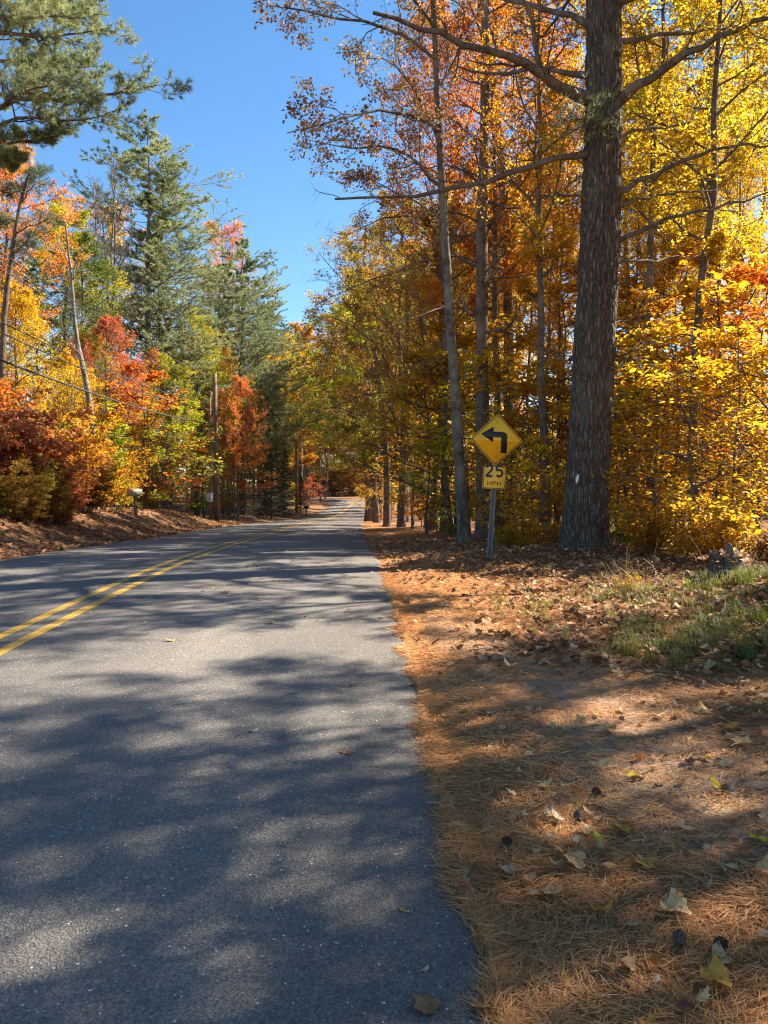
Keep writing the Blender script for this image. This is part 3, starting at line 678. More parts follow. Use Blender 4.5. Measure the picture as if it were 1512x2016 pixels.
t2 = custom('oak_tree', 'slender grey leaning oak whose twiggy limbs reach out over the road', [(915, 1062), (906, 950), (893, 760), (885, 620), (880, 480), (873, 380), (866, 250), (860, 100), (850, -120)], 19, .155,
    [([(866, 262), (820, 222), (760, 216), (700, 228), (640, 238), (565, 262)], 15.5, .05),
     ([(862, 120), (800, 70), (720, 45), (640, 30), (570, 15), (525, 10)], 16, .05),
     ([(872, 370), (810, 310), (750, 285), (690, 290), (630, 280)], 17.5, .045),
     ([(858, 60), (800, -20), (740, -60), (690, -90)], 17, .05),
     ([(868, 300), (840, 220), (800, 150), (745, 110), (690, 120)], 20, .045),
     ([(876, 440), (820, 390), (760, 370), (700, 340)], 20, .035),
     ([(862, 180), (900, 110), (930, 40), (960, -40)], 20, .05),
     ([(855, 0), (830, -100), (790, -180)], 19, .05)], 'bark_grey', 'sparse', 3, n2=10, n3=7, n4=5, nl=3, leaf=.085, wand=.8, l2=(.22, .5), top_r=.35)
t3 = custom('white_pine', 'straight brown pine trunk with dead lower limbs just right of the grey oak', [(951, 1052), (949, 760), (946, 450), (952, 250), (955, 0), (958, -250), (960, -500)], 21.5, .20,
    [([(948, 520), (880, 500), (800, 520), (700, 560), (620, 600)], 19, .035), ([(947, 440), (880, 410), (800, 420), (720, 440), (670, 470)], 19.5, .035),
     ([(948, 620), (890, 600), (820, 620), (740, 660)], 19, .03), ([(947, 350), (880, 320), (800, 340), (720, 380)], 22, .03), ([(948, 700), (900, 690), (830, 710), (770, 740)], 23, .025),
     ([(948, 560), (1000, 540), (1070, 545), (1120, 520)], 20, .03), ([(950, 300), (1010, 270), (1080, 260)], 23, .03), ([(948, 660), (1000, 640), (1060, 650)], 22, .02)],
    'bark_pine', 'pine', 4, n2=9, n3=7, n4=3, nl=0, wand=.9, top_r=.35, up=-.2, extra=20, ex_t=(.25, .7), ex_len=2.0)
# high pine needle clusters seen between the limbs
t3b = custom('white_pine', 'tall pine with grey green needle layers rising above the grey oak', [(1004, 1045), (1003, 760), (1000, 450), (985, 250), (960, 60), (935, -200), (930, -420)], 27, .21,
    [([(965, 100), (900, 80), (830, 90), (760, 110)], 26, .04), ([(985, 240), (900, 200), (830, 215), (770, 235)], 25, .04), ([(990, 330), (900, 320), (820, 350), (740, 372), (690, 380)], 26, .04), ([(960, 50), (900, 0), (840, -10), (790, 20)], 28, .04),
     ([(945, -100), (880, -130), (820, -120)], 27, .04), ([(993, 400), (900, 400), (810, 420), (740, 440)], 28, .035), ([(965, 100), (1030, 70), (1090, 80)], 28, .04), ([(980, 220), (1050, 200), (1100, 220)], 27, .04)],
    'bark_pine', 'pine', 5, n2=10, n3=6, nl=6, tufty=True, wand=.5, top_r=.3, up=.2, l2=(.16, .34))
t5 = custom('maple_tree', 'dark forked maple with green and gold leaves beyond the turn sign', [(790, 1037), (792, 960), (794, 900), (797, 760), (801, 640), (806, 540)], 34, .20,
    [([(794, 915), (820, 850), (845, 740), (862, 650), (880, 580)], 34, .13), ([(794, 905), (778, 830), (768, 740), (750, 660), (735, 600)], 33, .10), ([(795, 800), (760, 700), (700, 640), (640, 620)], 31, .07),
     ([(796, 780), (740, 770), (680, 790), (630, 820)], 32, .05), ([(798, 700), (760, 620), (720, 560), (690, 520)], 34, .06), ([(830, 820), (870, 760), (910, 720)], 35, .05), ([(794, 880), (740, 850), (690, 850), (650, 870)], 33, .04),
     ([(803, 600), (800, 520), (790, 450)], 35, .06), ([(803, 600), (850, 540), (880, 480)], 36, .05)], 'bark_dark', 'olive', 6, n2=9, n3=7, n4=3, nl=5, leaf=.11, top_r=.4, wand=.5)
t6 = custom('maple_tree', 'dark trunk with yellow green leaves low over the far road edge', [(762, 1036), (763, 950), (758, 850), (745, 740), (730, 650)], 35.5, .19,
    [([(762, 900), (720, 850), (670, 840), (625, 850)], 36, .06), ([(760, 860), (700, 810), (650, 800), (600, 815)], 38, .06), ([(755, 820), (800, 760), (840, 720)], 37, .06), ([(748, 760), (690, 730), (650, 740), (620, 760)], 36, .05),
     ([(762, 920), (720, 900), (690, 905), (660, 900)], 35, .04), ([(740, 700), (700, 640), (660, 610)], 36, .05)], 'bark_dark', 'lime', 8, n2=9, n3=7, n4=3, nl=5, leaf=.11, top_r=.4, wand=.5)

# ------------------------------------------------------------------ right-hand forest from prototypes
# (kind, variant, column, depth, top row, leaves, bark, name, label, wide)
RT = [
 ('tall', 1, 742, 62, 440, 'goldbrown', 'bark_dark', 'oak_tree', 'golden brown oak arching over the far stretch of road', 1.3),
 ('maple', 0, 742, 50, 560, 'goldbrown', 'bark_dark', 'oak_tree', 'bronze leaved oak behind the forked maple by the road edge', 1.2),
 ('tall', 2, 800, 46, 380, 'goldbrown', 'bark_dark', 'oak_tree', 'tall tawny oak whose top stands against the sky left of the grey oak', 1.25),
 ('maple', 2, 850, 27, 420, 'goldbrown', 'bark_dark', 'maple_tree', 'tawny maple just behind the grey oak', 1.0),
 ('thin', 0, 985, 23, -60, 'orange', 'bark_dark', 'maple_tree', 'tall orange maple whose crown fills the gap left of the massive pine', 1.0),
 ('maple', 1, 905, 31, 330, 'gold', 'bark_dark', 'maple_tree', 'deep golden maple between the oak and the straight pine trunk', .9),
 ('thin', 1, 885, 24.5, -20, 'orange', 'bark_dark', 'maple_tree', 'orange maple with its top leaves hanging beside the grey oak', .85),
 ('thin', 1, 1075, 19, -200, 'gold', 'bark_dark', 'maple_tree', 'thin stemmed golden maple left of the massive pine', .9),
 ('thin', 2, 1290, 18, -260, 'lemon', 'bark_dark', 'maple_tree', 'tall yellow maple right of the massive pine', 1.1),
 ('thin', 0, 1400, 20, -120, 'lemon', 'bark_dark', 'maple_tree', 'bright yellow maple with broad crown at the right', 1.0),
 ('thin', 0, 1370, 15, -330, 'lemon', 'bark_dark', 'maple_tree', 'lemon yellow maple high in the upper right corner', 1.0),
 ('thin', 1, 1250, 26, 40, 'gold', 'bark_dark', 'maple_tree', 'deep gold maple behind the yellow maples', 1.1),
 ('thin', 2, 1480, 25, 100, 'yellow', 'bark_dark', 'maple_tree', 'spreading yellow maple cut by the right picture edge', 1.1),
 ('thin', 1, 1120, 28, 100, 'gold', 'bark_dark', 'maple_tree', 'golden maple straight behind the massive pine', 1.0),
 ('maple', 0, 1010, 34, 300, 'yellow', 'bark_dark', 'maple_tree', 'yellow maple above the turn sign', 1.0),
 ('maple', 1, 940, 42, 420, 'goldbrown', 'bark_dark', 'maple_tree', 'burnt brown maple deep behind the pine trunks', 1.1),
]
for (k, vv, px, d, top, lm, bm, nm, lb, wd) in RT:
    pplace(k, vv, px, d, top, lm, bm, nm, lb, 'tree', 'roadside trees on the right', wide=wd)

_rs = np.random.default_rng(17)
# deep forest, right
cnt = 0
for gyi in np.arange(24, 128, 8.0):
    for gxi in np.arange(4.5, 62, 7.5):
        x = gxi + _rs.uniform(-2.6, 2.6); y = gyi + _rs.uniform(-3, 3)
        px = CX + x / y * F
        if px > 1750 or x < 3.5: continue
        if y < 30 and x < 9: continue
        if y < 50 and x < 24 and _rs.random() < .55: continue
        kd = _rs.choice(['thin', 'maple', 'bare', 'pine'], p=[.62, .20, .12, .06])
        lm = _rs.choice(['yellow', 'gold', 'goldbrown', 'lime', 'orange'], p=[.34, .30, .16, .12, .08])
        word = {'yellow': 'yellow', 'gold': 'golden', 'goldbrown': 'brown gold', 'lime': 'yellow green', 'orange': 'orange'}[lm]
        if kd == 'pine': place('pine', int(_rs.integers(3)), x, y, _rs.uniform(15, 20), 'pine', 'bark_pine', 'white_pine', 'pine standing deep among the yellow trees on the right', 'tree', 'pines deep in the right-hand woods')
        elif kd == 'bare': place('bare', int(_rs.integers(2)), x, y, _rs.uniform(9, 15), None, 'bark_dark', 'bare_tree', 'leafless thin tree deep in the woods on the right', 'tree', 'bare trees deep in the right-hand woods')
        else: place(kd, int(_rs.integers(3)), x, y, _rs.uniform(8, 11.5 if y < 55 else 13.5), lm, 'bark_dark', 'maple_tree', f'{word} broadleaf tree deep in the woods on the right', 'tree', f'{word} trees deep in the right-hand woods')
# trees beside the camera's right, whose shade falls on the verge and road
for i, (x, y, h, lm, k, vv) in enumerate([(9.5, 9.0, 13, 'yellow', 'thin', 0), (16.5, 8.0, 13, 'gold', 'thin', 0), (8.6, 6.0, 13.5, 'gold', 'thin', 1), (10.6, 10.2, 9.5, 'yellow', 'thin', 0), (7.3, 7.0, 12, 'gold', 'thin', 2), (7.0, 12.0, 12.5, 'lemon', 'thin', 2), (9.2, 2.2, 12, 'gold', 'thin', 2)]):
    place(k, vv, x, y, h, lm, 'bark_dark', 'maple_tree', ['yellow maple just past the right picture edge', 'gold maple past the right picture edge', 'low gold maple close past the right picture edge', 'bushy yellow maple just past the right picture edge', 'narrow gold maple nearest the verge past the right picture edge', 'lemon maple whose crown hangs in at the right picture edge', 'gold maple beside the verge right of the viewer'][i], 'tree', 'trees shading the verge', rz=i * 1.1)
place('pine', 0, 13.5, 6.0, 20, 'pine', 'bark_pine', 'white_pine', 'white pine past the right picture edge dropping needles on the verge', 'tree', rz=.4)

# thin trunks in the near woods
TM = [(1062, 24, 250, .02), (1100, 22, 420, -.03), (1245, 21, 200, .02), (1300, 23, 100, -.02), (1345, 20, 300, .03), (1420, 22, 150, -.02), (1475, 19, 250, .02), (1265, 28, 200, 0), (1390, 28, 200, .03), (980, 30, 350, -.03), (870, 26, 480, -.04), (1030, 27, 300, .04)]
_OR = ['leftmost', 'second', 'third', 'fourth', 'fifth', 'sixth', 'seventh']
for i, (px, d, top, lean) in enumerate(TM):
    lf_ = px < 1150; k = sorted(q[0] for q in TM if (q[0] < 1150) == lf_).index(px)
    pplace('thin', i, px, d, top, 'yellow' if px > 1100 else 'gold', 'bark_dark', 'young_maple', f"thin dark young maple, {_OR[k]}{' from the left' if k else ''} of those {'left' if lf_ else 'right'} of the massive pine", 'tree', 'thin young maples on the right', lean=(lean, 0), wide=.75)
# beech understorey
SAP = [(1225, 14.6, 760, 'yellow'), (1290, 13.8, 700, 'gold'), (1360, 13.0, 640, 'yellow'), (1440, 12.6, 640, 'yellow'), (1330, 15.5, 560, 'gold'), (1410, 15.5, 500, 'gold'), (1490, 15.0, 520, 'orange'),
       (1250, 17.0, 560, 'gold'), (1540, 13.0, 620, 'yellow'), (1070, 16.0, 880, 'yellow'), (1020, 17.0, 860, 'yellow'), (1050, 19.5, 740, 'gold'), (995, 20.5, 820, 'gold'), (1100, 20.0, 700, 'yellow'),
       (890, 23, 860, 'lime'), (860, 26, 850, 'yellow'), (835, 29, 840, 'gold'), (1000, 25, 760, 'lime'), (1180, 19, 640, 'yellow'), (1230, 22, 520, 'gold'), (1300, 20, 520, 'yellow'), (1380, 19, 460, 'gold'), (1450, 18.5, 470, 'yellow'),
       (815, 38, 880, 'gold'), (745, 48, 900, 'gold'), (830, 33, 900, 'lime'), (880, 30, 800, 'gold'), (925, 28, 820, 'yellow'), (770, 52, 880, 'gold'), (840, 25, 700, 'gold'), (925, 24, 720, 'lime'), (880, 22, 800, 'lime'), (1002, 22, 640, 'yellow'), (960, 26, 600, 'yellow'), (812, 30, 760, 'gold'), (898, 25, 640, 'yellow'), (745, 62, 900, 'yellow'), (742, 75, 920, 'gold'), (748, 92, 930, 'lime')]
WORDS = ['leftmost', 'second from the left', 'third from the left', 'fourth from the left', 'fifth from the left', 'sixth from the left', 'seventh from the left', 'eighth from the left', 'ninth from the left', 'tenth from the left', 'eleventh from the left', 'twelfth from the left', 'thirteenth from the left', 'fourteenth from the left', 'fifteenth from the left']
for i, (px, d, top, lm) in enumerate(SAP):
    wd_ = {'yellow': 'yellow', 'gold': 'golden', 'lime': 'yellow green', 'orange': 'orange'}[lm]; sd_n = px < 1150
    k = sorted((q[0], q[1]) for q in SAP if q[3] == lm and (q[0] < 1150) == sd_n).index((px, d))
    pplace('sapling', i, px, d, top, lm, 'bark_dark', 'beech_sapling', f"{wd_} layered beech sapling, {WORDS[k]} {'left' if sd_n else 'right'} of the massive pine", 'sapling', f'{wd_} beech saplings on the right', wide=1.15)
for i in range(60):
    y = _rs.uniform(16, 60); x = _rs.uniform(4.0 + y * .03, y * .56)
    if CX + x / y * F > 1620: continue
    lm = _rs.choice(['yellow', 'gold', 'lime', 'orange'], p=[.5, .3, .1, .1]); wd_ = {'yellow': 'yellow', 'gold': 'golden', 'lime': 'yellow green', 'orange': 'orange'}[lm]
    place('sapling', i, x, y, _rs.uniform(3.0, 7.5), lm, 'bark_dark', 'beech_sapling', f'{wd_} beech sapling half hidden deep in the right-hand understorey', 'sapling', f'{wd_} beech saplings deep on the right', wide=1.2)
LSH = [(1215, 13.9, .9, 'lime'), (1060, 15.0, .8, 'yellow'), (1030, 15.4, .6, 'yellow'), (1090, 14.6, .6, 'gold'), (1260, 12.6, .8, 'yellow'), (1330, 11.6, .9, 'yellow'), (1400, 11.2, .8, 'gold'), (1480, 10.6, 1.1, 'yellow'), (1510, 10.0, .8, 'goldbrown'), (1230, 9.0, .26, 'yellow'), (1000, 16.0, .7, 'yellow'), (1290, 12.0, 1.0, 'gold')]
for i, (px, d, h, lm) in enumerate(LSH):
    x = (px - CX) / F * d; lf_ = px < 1150; k = sorted(q[0] for q in LSH if (q[0] < 1150) == lf_ and q[2] > .5).index(px) if h > .5 else 0
    place('shrub', 2 + i % 2, x, d, h, lm, 'bark_dark', 'low_shrub', f"low leafy shrub, {_OR[k]}{' from the left' if k else ''} of those {'between sign and' if lf_ else 'right of the'} massive pine" if h > .5 else 'tiny yellow leaved seedling on the sunlit verge', 'shrub', 'low shrubs on the right' if h > .5 else None)

# ------------------------------------------------------------------ left-hand side
# near white pine, trunk just outside the frame, boughs reaching in
def near_pine():
    rng = np.random.default_rng(23); D = 17.0
    org = at(-45, 1000, D); org[2] = tz(org[0], D) - .05
    Tt = smoothline(poly([(-45, 1000), (-40, 700), (-30, 450), (-22, 300), (-30, 100), (-40, -200), (-40, -500)], D, D, 16), 1) - org; Tt[0] = 0
    root = empty('white_pine', org); gt, gb, gl = Geo(), Geo(), Geo()
    tubes(gt, Tt[None], (np.linspace(.30, .08, 16))[None], 14)
    limbs = [([(-25, 180), (60, 200), (140, 195), (220, 185), (310, 168)], 15.5, .05), ([(-25, 260), (40, 225), (110, 240), (190, 235), (225, 218)], 16, .045), ([(-30, 120), (40, 120), (110, 135), (200, 130)], 17.5, .05),
             ([(-30, 60), (50, 70), (130, 70), (218, 55)], 16, .05), ([(-32, 0), (40, 10), (100, 20), (190, 5)], 17, .05), ([(-22, 300), (20, 280), (80, 275), (130, 262)], 17, .04), ([(-35, -60), (40, -40), (120, -50), (170, -70)], 16.5, .05),
             ([(-25, 210), (20, 210), (70, 160), (120, 120)], 18.5, .04), ([(-30, 90), (20, 60), (70, 20), (110, -20)], 18.5, .04), ([(-35, -20), (30, -80), (90, -120)], 17, .05), ([(-24, 240), (30, 180), (90, 170), (150, 160)], 14.8, .04),
             ([(-30, 30), (30, 40), (90, 30), (150, 35)], 14.8, .04), ([(-20, 330), (10, 320), (40, 310)], 16.5, .03)]
    P1 = np.array([smoothline(poly(p, D, d1, 9), 1) for p, d1, r in limbs]) - org; R1 = np.array([r * np.linspace(1, .15, 9) for p, d1, r in limbs]); L1 = np.linalg.norm(np.diff(P1, axis=1), axis=2).sum(1)
    tubes(gb, P1, R1, 6)
    P2, L2, R2 = kids(rng, P1, L1, R1, 20, (.12, 1), (35, 65), (.2, .4), 5, .45, .3, planar=True, rmin=.006, taper=.5); tubes(gb, P2, R2, 4)
    P3, L3, R3 = kids(rng, P2, L2, R2, 8, (.2, 1), (30, 60), (.3, .55), 3, .4, .3, rmin=.004); tubes(gb, P3, R3, 3)
    p, ax = on_twigs(rng, P3, 7, (.25, 1), .02); tufts(gl, rng, p, ax, 9, .12, .010, .75)
    p, ax = on_twigs(rng, P2, 6, (.6, 1), .02); tufts(gl, rng, p, ax, 9, .11, .0075, .75)
    link('trunk', gt.mesh('trunk', M['bark_pale'], True), root); link('branches', gb.mesh('branches', M['bark_dark'], True), root); link('foliage', gl.mesh('foliage', M['pinefar']), root)
    tag(root, 'near white pine reaching green boughs into the upper left corner', 'tree')
near_pine()
custom('scrub_pine', 'slim dark leaning pine with needle tufts at the left picture edge', [(2, 810), (8, 640), (22, 520), (40, 400), (62, 335)], 24, .12,
    [([(40, 400), (60, 370), (95, 350)], 23.5, .03), ([(45, 390), (30, 370), (10, 380)], 24, .03), ([(30, 460), (70, 440), (115, 430)], 24, .025), ([(52, 360), (70, 345), (85, 335)], 24.5, .02), ([(35, 440), (20, 430), (-10, 440)], 24, .02), ([(25, 500), (50, 480), (70, 470)], 24, .02)],
    'bark_dark', 'pine', 31, n2=9, n3=5, nl=6, tufty=True, wand=.5, top_r=.3, l2=(.3, .5))
custom('dead_tree', 'crooked pale dead snag leaning among the left-hand maples', [(186, 860), (176, 790), (165, 730), (150, 680), (143, 600), (140, 540), (132, 480), (128, 440)], 30, .13,
    [([(152, 690), (140, 680), (128, 660)], 30, .05), ([(141, 560), (150, 520), (160, 490)], 30, .03), ([(138, 520), (120, 490), (110, 460)], 30, .03), ([(170, 750), (160, 700), (135, 670)], 29, .04)],
    'bark_pale', 'pine', 33, n2=5, n3=4, nl=0, wand=.6, top_r=.25)
LT = [
 ('maple', 1, 20, 34, 300, 'orange', 'bark_dark', 'maple_tree', 'orange oak topped by sky at the left picture edge', 1.0),
 ('maple', 0, 45, 31, 560, 'yellow', 'bark_dark', 'maple_tree', 'bright yellow maple at the left picture edge', .9),
 ('tall', 0, 135, 42, 400, 'lime', 'bark_dark', 'maple_tree', 'yellow green tree behind the pale snag', 1.1),
 ('tall', 2, 175, 40, 470, 'green', 'bark_dark', 'maple_tree', 'dark green tree right of the pale snag', 1.2),
 ('maple', 2, 205, 38, 625, 'red', 'bark_dark', 'maple_tree', 'red maple with sunlit crown right of the pale snag', .95),
 ('maple', 0, 262, 41, 705, 'orange', 'bark_dark', 'maple_tree', 'small orange maple below the twin stemmed pine', .9),
 ('tall', 1, 222, 57, 405, 'gold', 'bark_dark', 'maple_tree', 'golden tree left of the twin stemmed pine', 1.1),
 ('maple', 2, 150, 35, 700, 'yellow', 'bark_dark', 'maple_tree', 'yellow maple at the foot of the pale snag', .9),
 ('maple', 1, 388, 53, 620, 'lime', 'bark_dark', 'maple_tree', 'lime yellow maple behind the nearest utility pole', 1.0),
 ('maple', 0, 330, 47, 690, 'lime', 'bark_dark', 'maple_tree', 'yellow green maple left of the nearest utility pole', 1.0),
 ('maple', 2, 468, 51, 745, 'flame', 'bark_dark', 'maple_tree', 'narrow flame orange maple right of the nearest utility pole', .78),
 ('tall', 1, 425, 78, 440, 'orange', 'bark_dark', 'maple_tree', 'orange tree top showing between the tall pines', .9),
 ('maple', 0, 425, 60, 650, 'gold', 'bark_dark', 'maple_tree', 'golden maple under the far pine boughs', 1.0),
 ('maple', 1, 556, 99, 670, 'yellow', 'bark_dark', 'maple_tree', 'yellow maple behind the second utility pole', 1.1),
 ('maple', 2, 592, 118, 640, 'gold', 'bark_dark', 'maple_tree', 'gold maple leaning over the bend on the left', 1.1),
 ('maple', 0, 548, 97, 730, 'lime', 'bark_dark', 'maple_tree', 'yellow green maple left of the second utility pole', .8),
 ('tall', 2, 640, 150, 800, 'goldbrown', 'bark_grey', 'oak_tree', 'brown oak at the bend of the road', 1.1),
]
for (k, vv, px, d, top, lm, bm, nm, lb, wd) in LT:
    pplace(k, vv, px, d, top, lm, bm, nm, lb, 'tree', 'roadside trees on the left', wide=wd)
pplace('pine', 0, 300, 50, 262, 'pinefar', 'bark_grey', 'white_pine', 'tallest white pine standing against the sky left of the road', 'tree', wide=1.3, rz=.3)
pplace('pine', 2, 326, 52, 320, 'pinefar', 'bark_grey', 'white_pine', 'second stem beside the tallest white pine on the left', 'tree', wide=1.25, rz=2.2)
pplace('pine', 1, 478, 67, 478, 'pinefar', 'bark_pine', 'white_pine', 'broad white pine stepping down behind the tallest one', 'tree', wide=1.2, rz=1.0)
pplace('pine', 1, 512, 78, 560, 'pinefar', 'bark_pine', 'white_pine', 'lower white pine with boughs over the red maple', 'tree', wide=1.3, rz=3.0)
pplace('pine', 1, 528, 108, 610, 'pinefar', 'bark_pine', 'white_pine', 'rounded light green pine closest to the sky gap on the left', 'tree', wide=1.35, rz=5.0)
pplace('pine', 1, 452, 63, 520, 'pinefar', 'bark_pine', 'white_pine', 'full light green pine just right of the tallest pine', 'tree', wide=1.15, rz=4.2)
pplace('pine', 2, 440, 78, 540, 'pinefar', 'bark_pine', 'white_pine', 'half hidden white pine behind the red maple', 'tree', wide=1.0)
pplace('spruce', 0, 508, 66, 765, 'spruce', 'bark_dark', 'spruce_tree', 'dark green spruce right of the red maple', 'tree', wide=.95)
pplace('spruce', 1, 535, 70, 800, 'spruce', 'bark_dark', 'spruce_tree', 'dark spruce just left of the second utility pole', 'tree', wide=1.0)
pplace('spruce', 0, 482, 60, 850, 'spruce', 'bark_dark', 'spruce_tree', 'dark low spruce at the foot of the red maple', 'tree', wide=1.3)
pplace('spruce', 1, 592, 98, 935, 'spruce', 'bark_dark', 'spruce_tree', 'small spruce behind the second utility pole', 'tree', wide=1.0)
pplace('spruce', 1, 560, 84, 880, 'spruce', 'bark_dark', 'spruce_tree', 'short spruce beside the second utility pole', 'tree', wide=1.1)
for i, (px, d, top) in enumerate([(215, 44, 318), (232, 45, 300), (180, 43, 345)]):
    pplace('bare', i, px, d, top, None, 'bark_grey', 'bare_tree', f"bare grey tree rising against the sky left of the tallest pine, {['middle', 'rightmost', 'leftmost'][i]} of three", 'tree', 'bare tree tops on the left')
SH = [(-60, 19, 745, 'russet'), (20, 20.5, 790, 'russet'), (72, 21, 765, 'russet'), (112, 23.5, 790, 'gold'), (150, 25.5, 820, 'gold'), (5, 18.4, 890, 'goldbrown'), (88, 19.8, 890, 'goldbrown'), (50, 18.8, 925, 'goldbrown'), (132, 22, 890, 'russet'), (172, 25, 880, 'goldbrown'), (198, 28.5, 880, 'gold'), (-20, 22.5, 710, 'orange'), (232, 34, 880, 'gold'), (190, 31, 810, 'lime'), (120, 20.6, 950, 'russet')]
ORD = ['leftmost', 'second', 'third', 'fourth', 'fifth', 'sixth', 'seventh', 'eighth', 'ninth', 'tenth', 'eleventh', 'twelfth', 'thirteenth', 'fourteenth']
def ordinal(lst, key, me):
    k = sorted(lst, key=key).index(me); return 'leftmost' if k == 0 else ORD[k] + ' from the left'
for i, t_ in enumerate(SH):
    px, d, top, lm = t_; same = [q for q in SH if q[3] == lm]; wd_ = {'russet': 'dark russet oak shrub', 'goldbrown': 'tawny brown shrub', 'gold': 'golden shrub', 'lime': 'yellow green shrub', 'orange': 'orange shrub', 'red': 'bright red shrub'}[lm]
    pplace('shrub', i % 2, px, d, top, lm, 'bark_dark', 'oak_shrub', wd_ + ' on the left bank' + (', ' + ordinal(same, lambda q: q[0], t_) if len(same) > 1 else ''), 'shrub', 'shrubs on the left bank', wide=1.05)
LS = [(250, 39, 840, 'yellow'), (290, 38, 780, 'gold'), (330, 38, 800, 'lime'), (370, 49, 790, 'lime'), (392, 51, 850, 'lime'), (315, 40, 900, 'lime'), (285, 40, 920, 'gold'), (345, 40, 880, 'goldbrown'), (460, 52, 850, 'orange'), (452, 54, 900, 'lime'), (300, 39, 850, 'goldbrown'), (610, 112, 940, 'red'), (618, 118, 930, 'red'), (225, 36, 800, 'yellow'), (285, 38, 720, 'orange'), (402, 54, 760, 'lime'), (440, 56, 800, 'lime')]
for i, (px, d, top, lm) in enumerate(LS):
    wd_ = {'yellow': 'yellow', 'gold': 'golden', 'lime': 'lime green', 'orange': 'orange', 'goldbrown': 'tawny', 'red': 'red'}[lm]
    pplace('sapling', i, px, d, top, lm, 'bark_dark', 'maple_sapling', f'{wd_} maple sapling along the left roadside, ' + ordinal([q for q in LS if q[3] == lm], lambda q: q[0], (px, d, top, lm)) if lm != 'red' else ('red shrubby maple at the inside of the far bend' if i == 11 else 'red shrubby maple beside its twin at the far bend'), 'sapling', f'{wd_} saplings on the left', wide=1.3)
# deep forest, left
for gyi in np.arange(26, 150, 8.0):
    for gxi in np.arange(16, 70, 7.5):
        x = -(gxi + _rs.uniform(-2.6, 2.6)); y = gyi + _rs.uniform(-3, 3)
        if CX + x / y * F < -150: continue
        kd = _rs.choice(['tall', 'maple', 'bare', 'pine'], p=[.42, .36, .08, .14])
        lm = _rs.choice(['gold', 'goldbrown', 'lime', 'orange', 'green'], p=[.3, .15, .2, .2, .15])
        word = {'gold': 'golden', 'goldbrown': 'brown gold', 'lime': 'yellow green', 'orange': 'orange', 'green': 'green'}[lm]
        if kd == 'pine': place('pine', int(_rs.integers(3)), x, y, _rs.uniform(13, 17), 'pinefar', 'bark_pine', 'white_pine', 'pine half hidden in the woods on the left', 'tree', 'pines deep in the left-hand woods')
        elif kd == 'bare': place('bare', int(_rs.integers(2)), x, y, _rs.uniform(9, 14), None, 'bark_grey', 'bare_tree', 'leafless tree in the woods on the left', 'tree', 'bare trees in the left-hand woods')
        else: place(kd, int(_rs.integers(3)), x, y, _rs.uniform(9, 14.5) * (1 if y > 45 else .85), lm, 'bark_dark', 'maple_tree', f'{word} broadleaf tree deep in the woods on the left', 'tree', f'{word} trees deep in the left-hand woods')
# more trees filling the far sides of the road
for i, (px, d, top, lm) in enumerate([(737, 74, 560, 'goldbrown'), (725, 58, 540, 'gold'), (728, 88, 600, 'lime'), (745, 82, 560, 'gold'), (790, 70, 520, 'goldbrown'), (742, 100, 720, 'gold'), (750, 95, 640, 'orange'), (835, 60, 470, 'gold'), (770, 110, 600, 'goldbrown'), (752, 128, 760, 'lime'), (830, 90, 560, 'gold')]):
    pplace('maple', i, px, d, top, lm, 'bark_dark', 'oak_tree', f"oak lining the far right of the road, {['nearest', 'second nearest', 'third nearest', 'fourth nearest', 'fifth nearest', 'sixth nearest', 'seventh nearest', 'eighth nearest', 'ninth nearest', 'second farthest', 'farthest'][sorted([74, 58, 88, 82, 70, 100, 95, 60, 110, 128, 90]).index(d)]} to the camera", 'tree', 'oaks lining the far right of the road', wide=1.3)
for i, (px, d, top, lm) in enumerate([(588, 126, 660, 'lime'), (606, 142, 690, 'gold'), (628, 172, 720, 'goldbrown'), (655, 178, 740, 'lime'), (690, 182, 800, 'goldbrown'), (560, 110, 760, 'gold'), (520, 96, 720, 'goldbrown'), (640, 160, 830, 'goldbrown'), (500, 88, 800, 'lime')]):
    pplace('maple', i + 1, px, d, top, lm, 'bark_dark', 'maple_tree', f"{ {'lime': 'yellow green', 'gold': 'golden', 'goldbrown': 'tawny'}[lm]} maple lining the far left of the road, {['leftmost', 'second from the left', 'third from the left', 'fourth from the left', 'fifth from the left', 'sixth from the left', 'third from the right', 'second from the right', 'rightmost'][sorted([588, 606, 628, 655, 690, 560, 520, 640, 500]).index(px)]}", 'tree', 'maples lining the far left of the road', wide=1.25)
for i in range(150):
    y = _rs.uniform(36, 150); x = _rs.uniform(4.5 + y * .01, y * .5)
    lm = _rs.choice(['yellow', 'gold', 'goldbrown', 'orange']); wd_ = {'yellow': 'yellow', 'gold': 'golden', 'goldbrown': 'tawny', 'orange': 'orange'}[lm]
    place('sapling', i, x, y, _rs.uniform(2.5, 6), lm, 'bark_dark', 'beech_sapling', f'{wd_} sapling far back between the right-hand trunks', 'sapling', f'{wd_} saplings far back on the right', wide=1.5)
for i in range(110):
    y = _rs.uniform(30, 150); x = -_rs.uniform(13.5 + y * .01, y * .5 + 6)
    lm = _rs.choice(['lime', 'gold', 'goldbrown', 'orange']); wd_ = {'lime': 'lime', 'gold': 'golden', 'goldbrown': 'tawny', 'orange': 'orange'}[lm]
    place('sapling', i, x, y, _rs.uniform(2.5, 6), lm, 'bark_dark', 'maple_sapling', f'{wd_} sapling far back between the left-hand trunks', 'sapling', f'{wd_} saplings far back on the left', wide=1.5)
